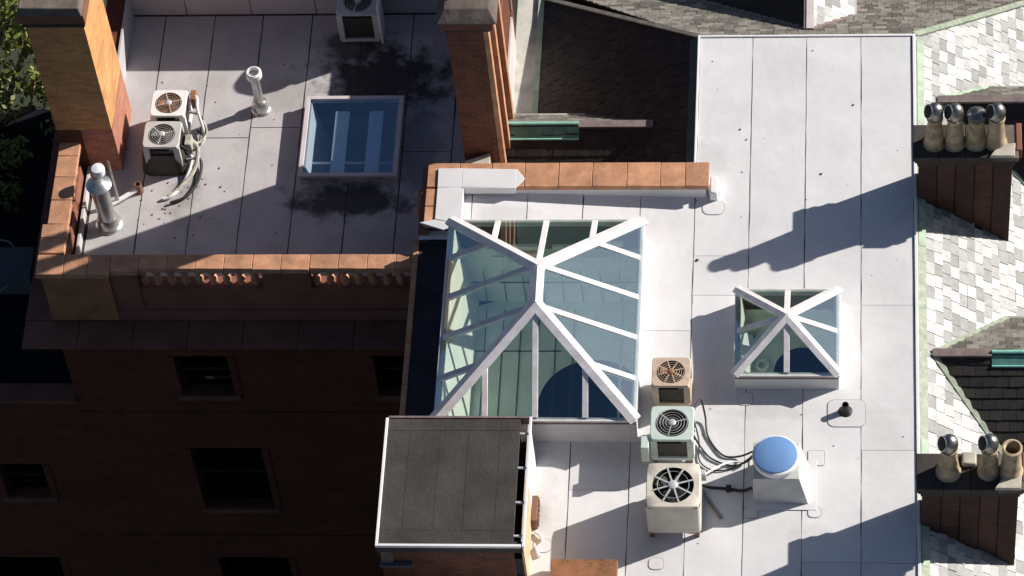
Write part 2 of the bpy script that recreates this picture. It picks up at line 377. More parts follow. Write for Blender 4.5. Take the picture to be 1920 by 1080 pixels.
# small membrane patches with raised outlines
def rounded(cx, cy, w, h, r, n=5):
    P = []
    for (sx, sy, a0) in ((1, 1, 0), (-1, 1, 90), (-1, -1, 180), (1, -1, 270)):
        for i in range(n + 1):
            a = math.radians(a0 + 90 * i / n); P.append((cx + sx * (w / 2 - r) + r * math.cos(a), cy + sy * (h / 2 - r) + r * math.sin(a)))
    return P
for (cx, cy, w, h, r) in [(1.08, -1.78, .66, .56, .12), (-.72, -1.48, .26, .26, .08), (-.58, -3.86, .24, .2, .06), (.53, -3.84, .22, .2, .07),
                          (.55, -2.72, .28, .3, .03), (-4.2, -4.55, .3, .26, .1), (-2.2, -4.9, .25, .22, .08), (.85, .5, .2, .16, .05), (-1.38, 2.75, .4, .3, .12)]:
    P = rounded(cx, cy, w, h, r); Q = rounded(cx, cy, w + .022, h + .022, r + .011)
    MB().hexa([(*p,) for p in P], .0065, .011).build('membrane_patch', 'white', main, origin=(cx, cy, 0))
    MB().hexa([(*p,) for p in Q], .002, .0078)  .build('patch_edge', 'patchline', main, origin=(cx, cy, 0))

# ------------------------------------------------------------------ slates
SV = []
def clip_poly(P, C_):
    """Sutherland-Hodgman, C_ counter-clockwise convex"""
    out = P
    for i in range(len(C_)):
        a, c = C_[i], C_[(i + 1) % len(C_)]; inp, out = out, []
        if not inp: return []
        ins = lambda p: (c[0] - a[0]) * (p[1] - a[1]) - (c[1] - a[1]) * (p[0] - a[0]) >= -1e-9
        for k in range(len(inp)):
            p, q = inp[k - 1], inp[k]
            if ins(p) != ins(q):
                d = (c[0] - a[0]) * (q[1] - p[1]) - (c[1] - a[1]) * (q[0] - p[0])
                t = ((c[1] - a[1]) * (p[0] - a[0]) - (c[0] - a[0]) * (p[1] - a[1])) / d if abs(d) > 1e-12 else 0
                out.append((p[0] + (q[0] - p[0]) * t, p[1] + (q[1] - p[1]) * t))
            if ins(q): out.append(q)
    return out
def inside(p, C_): return all((C_[(i + 1) % len(C_)][0] - C_[i][0]) * (p[1] - C_[i][1]) - (C_[(i + 1) % len(C_)][1] - C_[i][1]) * (p[0] - C_[i][0]) > 0 for i in range(len(C_)))
def slate_slope(name, base_mat, poly3, down, m_one, m_stuff, parent, w=.26, e=.19, singles=0, pick=None, skip=None, rag=.02, label=None):
    """poly3: planar polygon in space; down: the downhill direction within it. Slates in staggered courses."""
    P = [Vector(p) for p in poly3]; nn = (P[1] - P[0]).cross(P[2] - P[0]).normalized()
    if nn.z < 0: nn = -nn; P.reverse()
    v = Vector(down); v = (v - nn * v.dot(nn)).normalized(); u = v.cross(nn).normalized(); O = P[0]
    base = MB().sheet([p - nn * .012 for p in P], .03).build(name, base_mat, parent)
    if label: base['label'] = label
    Q = [((p - O).dot(u), (p - O).dot(v)) for p in P]
    ar = sum(Q[i][0] * Q[(i + 1) % len(Q)][1] - Q[(i + 1) % len(Q)][0] * Q[i][1] for i in range(len(Q)))
    if ar < 0: Q.reverse()
    u0, u1 = min(q[0] for q in Q), max(q[0] for q in Q); v0, v1 = min(q[1] for q in Q), max(q[1] for q in Q)
    cand = []
    k = 0; vv = v0
    while vv < v1:
        uu = u0 - random.uniform(0, 1) * w if False else u0 - (k % 2) * w * .5 - random.uniform(0, .05)
        while uu < u1:
            ww = w * random.uniform(.93, 1.07)
            gp = random.uniform(.003, .009); e2 = e - random.uniform(.0, .012)
            q = [(uu + gp, vv), (uu + ww - gp, vv), (uu + ww - gp, vv + e2 + random.uniform(-rag, rag) * .45), (uu + gp, vv + e2 + random.uniform(-rag, rag) * .45)]
            c = clip_poly(q, Q)
            if len(c) >= 3:
                cx = sum(p[0] for p in c) / len(c); cy = sum(p[1] for p in c) / len(c); W3 = O + u * cx + v * cy
                if not (skip and skip(W3)): cand.append((c, W3, vv, tuple(c) == tuple(q)))
            uu += ww
        vv += e; k += 1
    def solid(mb, c, vv):
        th = random.uniform(.012, .02); lift = random.uniform(0, .004)
        top = [O + u * p[0] + v * p[1] + nn * (lift + (p[1] - vv) / e * th) for p in c]; bot = [O + u * p[0] + v * p[1] - nn * .006 for p in c]
        n = len(c); mb.add(bot + top, [tuple(range(n, 2 * n)), tuple(reversed(range(n)))] + [(i, (i + 1) % n, n + (i + 1) % n, n + i) for i in range(n)])
    if singles:
        cand.sort(key=lambda t: pick(t[1])); one, rest = cand[:singles], cand[singles:]
    else: one, rest = [], cand
    for (c, W3, vv, full) in one:
        mb = MB(); solid(mb, c, vv); mb.build('slate', m_one, base, origin=W3)
    if rest:
        mb = MB()
        for (c, W3, vv, full) in rest: solid(mb, c, vv)
        o = mb.build('slates', m_stuff, base); o['kind'] = 'stuff'
    return base

TE = .8; TW = .7; TN = .8
XE = 2.36; XW = -1.77; YN = 6.83
# east slope, with a dormer cut at two places
xe = 6.6
def under_dormers(p):
    for (ax, ay, sn, ss) in ((2.62, -.35, 1.10, .79), (2.78, 5.51, .9, .85)):
        dx = p.x - ax
        if dx > .25 and (-ss * dx * .8 + .12 < p.y - ay < sn * dx * .8 - .12): return True
    for (a, c, d, e_) in ((2.4, 4.1, 3.05, 3.5), (2.4, 4.1, -4.0, -3.6)):
        if a < p.x < c and d < p.y < e_: return True
    return False
slate_slope('slate_slope', 'slate_dark', [(XE, -12, -.03), (xe, -12, -.03 - TE * (xe - XE)), (xe, YN + xe - XE, -.03 - TE * (xe - XE)), (XE, YN, -.03)], (1, 0, -TE),
            'slate_lit', 'slate_stuff', main, w=.265, e=.195, singles=290, rag=.03,
            pick=lambda p: (p.x - XE) * 1. + (100 if (p.y < -5.3 or p.x > 4.6 or p.y > 8.6) else 0), skip=under_dormers, label='pale patchy slates falling to the east')
slate_slope('slate_slope', 'slate_dark', [(XW, YN, -.03), (XE, YN, -.03), (xe, YN + xe - XE, -.03 - TN * (xe - XE)), (XW - 4.4, YN + 4.4 * TW / TN + 1.16, -.03 - TN * (4.4 * TW / TN + 1.16))], (0, 1, -TN),
            'slate_brown', 'slate_brown', main, w=.24, e=.2, label='brown slates on the north side')
DW = 3.33; zw = -.03 - TW * DW
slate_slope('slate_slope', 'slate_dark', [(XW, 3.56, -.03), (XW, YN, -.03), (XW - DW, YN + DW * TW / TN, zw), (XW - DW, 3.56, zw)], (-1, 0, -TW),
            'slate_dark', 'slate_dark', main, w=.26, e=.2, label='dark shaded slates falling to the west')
# copper hips and gutters
b = MB(); b.beam((XE - .01, YN, .0), (xe, YN + xe - XE, -.0 - TE * (xe - XE)), .13, .03, drop=-.02); b.build('hip_flashing', 'copper2', main)
b = MB(); b.beam((XW, YN, .0), (XW - DW, YN + DW * TW / TN, zw + .03), .09, .03, drop=-.02); b.build('hip_flashing', 'slate_brown', main)
b = MB(); b.sheet([(XE + .001, -12, .012), (XE + .16, -12, -.06), (XE + .16, 6.8, -.06), (XE + .001, 6.8, .012)], .02); b.build('copper_gutter', 'copper2', main)
for (ya, yb) in ((3.75, 6.7), (-4.0, -4.9), (1.9, 2.9), (-2.3, -2.7)):
    b = MB(); b.sheet([(XE + .03, ya, .008), (XE + .15, ya, -.046), (XE + .15, yb, -.046), (XE + .03, yb, .008)], .006); b.build('gutter_patch', 'copper', main)
b = MB(); b.sheet([(XW - .001, 3.56, .008), (XW - .15, 3.56, -.09), (XW - .15, 6.8, -.09), (XW - .001, 6.8, .008)], .02); b.build('copper_gutter', 'tealcopper', main)
b = MB(); b.box(XW - .0, XW + .04, 3.55, 6.8, -.3, -.065); b.build('fascia', 'dark', main)

def dormer(axis, ap, sN, eN, sS, eS, end, matN, matS, label, cop=(0, 0), ridge='copperbright', valN='copper2', wl=None):
    """cross gable: ridge runs outward from apex ap; sN/sS slopes, eN/eS eave distance; axis is the outward unit vector"""
    A = Vector(ap); ax = Vector(axis); sd = Vector((-ax.y, ax.x, 0))   # for E: +y is the first side
    if abs(ax.x) > .5: sd = Vector((0, 1, 0))
    else: sd = Vector((1, 0, 0))
    t = {'E': TE, 'W': TW, 'N': TN}['E' if ax.x > .5 else 'W' if ax.x < -.5 else 'N']
    dm = bpy.data.objects.new('dormer', None); S.collection.objects.link(dm); dm.parent = main; dm.location = A - main.location; dm['label'] = label
    R2 = A + ax * end
    for (s, e, sg, mm) in ((sN, eN, 1, matN), (sS, eS, -1, matS)):
        V = A + sd * sg * e - Vector((0, 0, s * e)) + ax * (s * e / t)      # where the eave meets the main slope
        if (V - A).dot(ax) > end: V = A + (V - A) * (end / (V - A).dot(ax))
        E2 = R2 + sd * sg * e - Vector((0, 0, s * e))
        P = [A, V, E2, R2] if (E2 - V).length > .05 else [A, V, R2]
        dn = sd * sg - Vector((0, 0, s))
        # base + slates joined (shaded or seen at a grazing angle)
        nn = (P[1] - P[0]).cross(P[2] - P[0]).normalized()
        if nn.z < 0: nn = -nn
        b = MB().sheet([p for p in P], .04); b.build('roof_side', 'slate_dark', dm)
        slate_into(dm, P, dn, mm)
        q = V - A
        b = MB().beam(A + Vector((0, 0, .02)), V + Vector((0, 0, .02)), .10, .03, up=(0, 0, 1), drop=-.012); b.build('valley_flashing', valN, dm)
        # cheek wall below the eave
        if (E2 - V).length > .05:
            b = MB().beam(V - sd * sg * .05, E2 - sd * sg * .05, .08, 1.6, drop=.06); b.build('cheek', 'lead', dm)
            b = MB().beam(V + Vector((0, 0, .0)) , E2 , .09, .07, drop=-.01); b.build('eave_gutter', 'concrete' if sg > 0 else 'lead', dm)
    up = Vector((0, 0, .035))
    c0, c1 = cop
    if c0 > 0:
        MB().beam(A + up, A + ax * c0 + up, .16, .05).build('ridge_roll', 'lead', dm)
    b = MB(); b.tube([A + ax * c0 + up * 1.2, A + ax * c1 + up * 1.2], .035, 8); b.build('ridge_roll', ridge, dm, smooth=True)
    b = MB()
    p0, p1 = A + ax * c0 - sd * .04 + Vector((0, 0, .03 - .04 * sS)), A + ax * c1 - sd * .04 + Vector((0, 0, .03 - .04 * sS))
    q0, q1 = A + ax * c0 - sd * .21 + Vector((0, 0, .03 - .21 * sS)), A + ax * c1 - sd * .21 + Vector((0, 0, .03 - .21 * sS))
    b.sheet([p0, p1, q1, q0], .02); b.build('ridge_apron', 'teal', dm)
    b = MB(); b.tube([q0, q1], .02, 6); b.build('apron_bead', 'copperbright', dm, smooth=True)
    return dm
def slate_into(dm, P3, down, m, w=.24, e=.2):
    P = [Vector(p) for p in P3]; nn = (P[1] - P[0]).cross(P[2] - P[0]).normalized()
    if nn.z < 0: nn = -nn; P.reverse()
    v = Vector(down); v = (v - nn * v.dot(nn)).normalized(); u = v.cross(nn).normalized(); O = P[0]
    Q = [((p - O).dot(u), (p - O).dot(v)) for p in P]
    if sum(Q[i][0] * Q[(i + 1) % len(Q)][1] - Q[(i + 1) % len(Q)][0] * Q[i][1] for i in range(len(Q))) < 0: Q.reverse()
    mb = MB(); k = 0; vv = min(q[1] for q in Q)
    while vv < max(q[1] for q in Q):
        uu = min(q[0] for q in Q) - (k % 2) * w * .5
        while uu < max(q[0] for q in Q):
            q = [(uu + .004, vv), (uu + w - .004, vv), (uu + w - .004, vv + e + random.uniform(-.008, .008)), (uu + .004, vv + e + random.uniform(-.008, .008))]; c = clip_poly(q, Q)
            if len(c) >= 3:
                th = random.uniform(.012, .022); top = [O + u * p[0] + v * p[1] + nn * (.004 + (p[1] - vv) / e * th) for p in c]; bot = [O + u * p[0] + v * p[1] - nn * .004 for p in c]
                n = len(c); mb.add(bot + top, [tuple(range(n, 2 * n))] + [(i, (i + 1) % n, n + (i + 1) % n, n + i) for i in range(n)])
            uu += w
        vv += e; k += 1
    if mb.v: mb.build('slates', m, dm)['kind'] = 'stuff'
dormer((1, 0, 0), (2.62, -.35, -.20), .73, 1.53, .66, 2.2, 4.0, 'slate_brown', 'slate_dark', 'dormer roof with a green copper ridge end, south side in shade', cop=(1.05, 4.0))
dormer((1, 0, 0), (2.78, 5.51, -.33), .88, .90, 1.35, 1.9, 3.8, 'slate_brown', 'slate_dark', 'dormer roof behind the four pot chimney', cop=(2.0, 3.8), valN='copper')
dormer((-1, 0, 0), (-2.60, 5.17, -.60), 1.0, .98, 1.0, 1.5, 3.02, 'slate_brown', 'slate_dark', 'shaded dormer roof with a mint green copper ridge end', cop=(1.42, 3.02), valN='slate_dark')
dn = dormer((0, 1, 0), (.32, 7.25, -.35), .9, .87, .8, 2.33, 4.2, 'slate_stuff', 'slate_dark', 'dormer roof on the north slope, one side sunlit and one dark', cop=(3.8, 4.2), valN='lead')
b = MB(); b.beam((.36, 7.25, -.30), (.36, 11.4, -.30), .14, .06); b.build('ridge_flashing', 'flash', dn)
b = MB(); b.beam((1.19, 8.25, -1.12), (1.19, 11.4, -1.12), .12, .05); b.build('eave_gutter', 'flash', dn)
# gutter channel between the west slope and the terrace wall
b = MB(); b.sheet([(XW - DW, 3.56, zw), (XW - DW, 12, zw), (-5.55, 12, zw + .06), (-5.55, 3.56, zw + .06)], .1); b.build('gutter_channel', 'concrete', main)
b = MB(); b.box(XW - DW - .03, XW - DW + .09, 6.35, 12, zw - .05, zw + .09); b.build('gutter_curb', 'copper', main)
b = MB(); b.box(-5.16, -1.9, 3.56, 12, -16, -3.2); b.build('block_below', 'facade', main)

# ================================================================== PYRAMID SKYLIGHTS
def pyramid(name, rect, zc, za, ridge, nE, nN, label, well, over=.0):
    x0, x1, y0, y1 = rect; cx, cy = (x0 + x1) / 2, (y0 + y1) / 2
    t = thing(name, (cx, cy, 0), label, 'skylight')
    w = .09
    b = MB(); b.box(x0, x0 + w, y0, y1, -.006, zc - .05); b.box(x1 - w, x1, y0, y1, -.006, zc - .05)
    b.box(x0 + w, x1 - w, y0, y0 + w, -.006, zc - .05); b.box(x0 + w, x1 - w, y1 - w, y1, -.006, zc - .05)
    b.build('curb', 'white', t, bevel=.006)
    fw = .055; o = .02
    b = MB(); z0, z1 = zc - .052, zc + .0
    b.box(x0 - o, x0 + fw, y0 - o, y1 + o, z0, z1); b.box(x1 - fw, x1 + o, y0 - o, y1 + o, z0, z1)
    b.box(x0 + fw, x1 - fw, y0 - o, y0 + fw, z0, z1); b.box(x0 + fw, x1 - fw, y1 - fw, y1 + o, z0, z1)
    b.build('sill_frame', 'frame', t, bevel=.006)
    MB().box(x0 + .01, x1 - .01, y0 - .012, y0 - .001, zc - .12, zc - .056).build('drip_edge', 'brownstrip', t)
    R0, R1 = Vector((cx, cy + ridge, za)), Vector((cx, cy - ridge, za))
    cor = {'nw': Vector((x0, y1, zc)), 'ne': Vector((x1, y1, zc)), 'sw': Vector((x0, y0, zc)), 'se': Vector((x1, y0, zc))}
    bw = .115 if ridge else .085; up = Vector((0, 0, .05))
    hw_ = (x1 - x0) / 2; hl_ = (y1 - y0) / 2 - ridge; rs = za - zc
    NRM = {'e': Vector((rs, 0, hw_)).normalized(), 'w': Vector((-rs, 0, hw_)).normalized(), 'n': Vector((0, rs, hl_)).normalized(), 's': Vector((0, -rs, hl_)).normalized()}
    def folded(a, c, n1, n2, name):
        a = Vector(a); c = Vector(c); td = (c - a).normalized(); vs = []
        ds = []
        for n_, other in ((n1, n2), (n2, n1)):
            d = n_.cross(td).normalized()
            if d.dot(n_ - other) < 0: d = -d
            ds.append((d, n_))
        for p in (a, c):
            top = p + (n1 + n2).normalized() * .055
            L1 = p + ds[0][0] * bw + ds[0][1] * .05; L2 = p + ds[1][0] * bw + ds[1][1] * .05
            vs += [top, L1, L1 - ds[0][1] * .07, p - Vector((0, 0, .05)), L2 - ds[1][1] * .07, L2]
        fs = [tuple(range(6)), tuple(reversed(range(6, 12)))] + [(i, (i + 1) % 6, 6 + (i + 1) % 6, 6 + i) for i in range(6)]
        MB().add(vs, fs).build(name, 'frame', t)
    for k, top in (('nw', R0), ('ne', R0), ('sw', R1), ('se', R1)):
        folded(cor[k], top, NRM[k[0]], NRM[k[1]], 'hip_rafter')
    if ridge: folded(R0, R1, NRM['e'], NRM['w'], 'ridge_bar')
    def roofz(x, y):
        dx = min(x - x0, x1 - x); dyy = min(y - y0, y1 - y); hw = (x1 - x0) / 2; hl = (y1 - y0) / 2 - ridge
        return zc + (za - zc) * min(dx / hw, dyy / hl, 1)
    faces = []
    hw = (x1 - x0) / 2; hl = (y1 - y0) / 2 - ridge
    # long sides
    for sx, xe_ in ((-1, x0), (1, x1)):
        ysb = [y0 + (y1 - y0) * i / nE for i in range(nE + 1)]
        def xin(y): d = min(y - y0, y1 - y, hl) / hl; return xe_ - sx * hw * min(1, d)
        for y in ysb[1:-1]:
            a = Vector((xe_ - sx * .03, y, zc + .03)); xi = xin(y); e = Vector((xi, y, roofz(xi, y) + .04))
            MB().beam(a, e, .105, .08).build('glazing_bar', 'frame', t, bevel=.006)
        for i in range(nE):
            a, c = ysb[i], ysb[i + 1]; ks = sorted({a, c} | {q for q in (cy - ridge, cy + ridge) if a < q < c})
            P = [Vector((xe_, a, zc)), Vector((xe_, c, zc))] + [Vector((xin(q), q, roofz(xin(q), q))) for q in reversed(ks)]
            P = [p for j, p in enumerate(P) if (p - P[j - 1]).length > 1e-4]
            MB().sheet(P, .012).build('pane', 'glass', t)
    for sy, ye in ((-1, y0), (1, y1)):
        xsb = [x0 + (x1 - x0) * i / nN for i in range(nN + 1)]
        def yin(x): d = min(x - x0, x1 - x) / hw; return ye - sy * hl * min(1, d)
        for x in xsb[1:-1]:
            a = Vector((x, ye - sy * .03, zc + .03)); yi = yin(x); e = Vector((x, yi, roofz(x, yi) + .04 if abs(x - cx) > .01 else za + .03))
            MB().beam(a, e, .105, .08).build('glazing_bar', 'frame', t, bevel=.006)
        for i in range(nN):
            a, c = xsb[i], xsb[i + 1]
            P = [Vector((a, ye, zc)), Vector((c, ye, zc))] + [Vector((q, yin(q), roofz(q, yin(q)))) for q in (c, a)]
            P = [p for j, p in enumerate(P) if (p - P[j - 1]).length > 1e-4]
            MB().sheet(P, .012).build('pane', 'glass', t)
    well(t)
    return t
def disc_floor(x0, x1, y0, y1, z, cx, cy, r, n=40):
    """floor with a round opening: ring of quads from the circle to the rectangle"""
    vs = []; fs = []
    for i in range(n):
        a = 2 * PI * i / n; c, s = math.cos(a), math.sin(a)
        vs.append((cx + r * c, cy + r * s, z))
        k = min((x1 - cx) / c if c > 1e-9 else (x0 - cx) / c if c < -1e-9 else 1e9, (y1 - cy) / s if s > 1e-9 else (y0 - cy) / s if s < -1e-9 else 1e9)
        vs.append((cx + k * c, cy + k * s, z))
    for i in range(n):
        j = (i + 1) % n; fs.append((2 * i, 2 * i + 1, 2 * j + 1, 2 * j))
    return vs, fs
def well_big(t):
    x0, x1, y0, y1 = BIG[0] + .09, BIG[1] - .09, BIG[2] + .09, BIG[3] - .09; zb = -1.35
    sx = .30
    b = MB(); b.add([(x0, y0, .62), (x0, y1, .62), (x0 + sx, y1 - .3, zb), (x0 + sx, y0 + .3, zb)], [(0, 1, 2, 3)])
    b.add([(x1, y0, .62), (x1, y1, .62), (x1, y1 - .3, zb), (x1, y0 + .3, zb)], [(0, 1, 2, 3)])
    b.add([(x0, y0, .62), (x1, y0, .62), (x1, y0 + .3, zb), (x0 + sx, y0 + .3, zb)], [(0, 1, 2, 3)])
    b.build('light_well', 'in_wall', t)
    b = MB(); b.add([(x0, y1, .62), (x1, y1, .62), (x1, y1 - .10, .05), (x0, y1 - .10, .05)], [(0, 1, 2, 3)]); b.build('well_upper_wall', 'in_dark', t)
    b = MB(); b.add([(x0, y1 - .10, .049), (x1, y1 - .10, .049), (x1, y1 - .3, zb), (x0 + sx, y1 - .3, zb)], [(0, 1, 2, 3)]); b.build('well_back_wall', 'in_floor', t)
    b = MB()
    for i in range(9): b.box(x0 + .45 + i * .36, x0 + .462 + i * .36, y1 - .32, y1 - .30, zb, -.35)
    b.box(x0 + .2, x1 - .1, y1 - .31, y1 - .29, -.75, -.735); b.build('wall_joint', 'in_dark', t)
    vs, fs = disc_floor(x0 + sx - .01, x1 + .01, y0 + .25, y1 - .25, zb + .003, -3.55, -.75, 1.02); b = MB(); b.add(vs, fs); b.build('laylight_floor', 'in_floor', t)
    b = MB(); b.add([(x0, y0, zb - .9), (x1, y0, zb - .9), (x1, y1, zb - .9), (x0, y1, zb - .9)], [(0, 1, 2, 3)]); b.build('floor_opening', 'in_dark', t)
    b = MB()
    for (a, c, z) in ((-5.1, -4.45, .20), (-4.30, -3.65, .20), (-3.45, -3.0, .30)): b.box(a, c, y1 - .24, y1 - .18, z, z + .1)
    b.build('well_lamp', 'in_wall', t)
    b = MB()
    for i in range(44): b.box(x0 + .7 + i * .06, x0 + .725 + i * .06, y1 - .28, y1 - .26, -.28, .02)
    b.box(x0 + .65, x0 + .7 + 44 * .06, y1 - .29, y1 - .25, .02, .05); b.build('grille', 'in_wall', t)
    b = MB()
    for i in range(6): b.box(x0 + sx + .15 + i * .33, x0 + sx + .165 + i * .33, y0 + .5, y1 - .5, zb + .003, zb + .02)
    for yy in (-1.0, .45): b.box(x0 + sx, x0 + sx + 1.6, yy, yy + .015, zb + .003, zb + .02)
    b.build('well_ribs', 'in_dark', t)
    b = MB(); b.box(x1 - .32, x1 - .27, y0 + .5, y1 - .5, -.35, -.28); b.box(x0 + .6, x1 - .4, y0 + .28, y0 + .36, -.2, -.1); b.build('light_rail', 'in_wall', t)
def well_small(t):
    x0, x1, y0, y1 = SML[0] + .09, SML[1] - .09, SML[2] + .09, SML[3] - .09; zb = -.75; sx = .2
    b = MB(); b.add([(x0, y0, .38), (x0, y1, .38), (x0 + sx, y1 - .1, zb), (x0 + sx, y0 + .1, zb)], [(0, 1, 2, 3)])
    b.add([(x1, y0, .38), (x1, y1, .38), (x1, y1 - .1, zb), (x1, y0 + .1, zb)], [(0, 1, 2, 3)]); b.add([(x0, y0, .38), (x1, y0, .38), (x1, y0 + .1, zb), (x0 + sx, y0 + .1, zb)], [(0, 1, 2, 3)])
    b.build('light_well', 'in_wall', t)
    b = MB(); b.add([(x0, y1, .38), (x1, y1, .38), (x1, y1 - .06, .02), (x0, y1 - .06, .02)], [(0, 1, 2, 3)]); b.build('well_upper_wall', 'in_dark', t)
    MB().add([(x0, y1 - .06, .019), (x1, y1 - .06, .019), (x1, y1 - .1, zb), (x0 + sx, y1 - .1, zb)], [(0, 1, 2, 3)]).build('well_back_wall', 'in_floor', t)
    vs, fs = disc_floor(x0 + sx - .01, x1 + .01, y0 + .05, y1 - .05, zb + .003, .28, -.38, .52); b = MB(); b.add(vs, fs); b.build('laylight_floor', 'in_floor', t)
    b = MB(); b.add([(x0, y0, zb - .6), (x1, y0, zb - .6), (x1, y1, zb - .6), (x0, y1, zb - .6)], [(0, 1, 2, 3)]); b.build('floor_opening', 'in_dark', t)
    b = MB(); b.lathe((-.45, -.3, zb + .05), [(.13, 0), (.13, .05), (.08, .05), (.08, 0)], 20, cap=False); b.build('lamp_ring', 'in_wall', t, smooth=True)
pyramid('pyramid_skylight', BIG, .70, 1.73, .40, 5, 4, 'large hipped glass skylight with five bays, white frame, beside the long terracotta parapet', well_big)
pyramid('pyramid_skylight', SML, .45, .95, 0, 2, 2, 'small square glass pyramid skylight alone on the open white roof', well_small)

# ================================================================== STAIR BULKHEAD
bx0, bx1, by0, by1, bz = -6.90, -4.56, -5.42, -2.86, 1.42
t = thing('stair_bulkhead', (-5.7, -4.1, 0), 'flat dark grey roofed brick box with white metal edges beside the large skylight', 'roof box')
b = MB(); b.box(bx0 + .22, bx1 - .02, by0 + .12, by1 + .02, -.006, bz - .16); b.build('brick_wall', 'redbrick2', t)
b = MB(); b.box(bx1 + .121, bx1 + .16, by0 + .10, -4.0, 0, bz - .14); b.build('side_wall', 'sidetan', t)
b = MB(); b.box(bx1 + .121, bx1 + .165, -3.998, by1, 0, bz - .14); b.build('side_wall', 'white', t)
xs_ = [bx0 + .03, bx0 + .42, bx0 + .95, bx0 + 1.45, bx0 + 2.0, bx1]
b = MB(); b.box(bx0 + .02, bx1, by0 + .02, by1 + .02, bz - .15, bz - .01); b.build('roof_deck', 'under', t)
for k in range(len(xs_) - 1):
    y0_, y1_ = by0 + .03 + .0, by1 + .02
    b = MB(); b.box(xs_[k] + .003, xs_[k + 1] - .003, by0 + .32, by1 - .22, bz - .01, bz - .003 + .0015 * (k % 2)); b.build('roofing_strip', 'darkroof', t)
b = MB(); b.box(bx0 + .03, bx1, by0 + .03, by0 + .315, bz - .01, bz); b.build('roofing_strip', 'darkroof', t)
b = MB(); b.box(bx0 + .03, bx1, by1 - .215, by1 + .02, bz - .01, bz); b.build('roofing_strip', 'darkroof', t)
b = MB(); b.box(bx0 - .02, bx0 + .028, by0 - .02, by1 + .03, bz - .035, bz + .028); b.build('edge_trim', 'whitepaint', t, bevel=.005)
b = MB(); b.box(bx0 + .03, bx1 + .14, by0 - .02, by0 + .028, bz - .035, bz + .027); b.build('edge_trim', 'whitepaint', t, bevel=.005)
b = MB(); b.box(bx1 + .155, bx1 + .20, by0 - .02, by1 + .06, bz - .035, bz + .022); b.build('edge_trim', 'whitepaint', t, bevel=.005)
b = MB(); b.box(bx0 + .03, bx1 + .19, by1 + .032, by1 + .07, bz - .13, bz + .02); b.build('edge_trim', 'lead', t)
MB().box(bx1 - .019, bx1 + .12, by0 + .12, by1 + .02, .3, .8).build('gap_floor', 'dark', t)
for y in (by1 - .28, by1 - .98, by1 - 1.68, by1 - 2.35):
    b = MB(); b.box(bx1 + .001, bx1 + .154, y, y + .035, bz - .06, bz - .02); b.build('rung', 'greyen', t)
b = MB(); b.box(bx0 - .01, bx1 + .16, by0 + .0, by0 + .12, bz - .22, bz - .037); b.build('fascia', 'darkroof', t)
b = MB(); b.box(bx0 + .02, bx0 + .22, by0 + .08, by0 + .6, .72, bz - .17); b.build('corner_bracket', 'cap', t)
b = MB(); b.box(bx0 - .02, bx0 + .55, by0 + .02, by0 + .12, .66, .715); b.build('ledge', 'slab', t)
b = MB(); b.box(bx0 + .0, bx0 + .22, by0 + .12, by1, -16, bz - .28); b.build('brick_wall', 'facade', t)

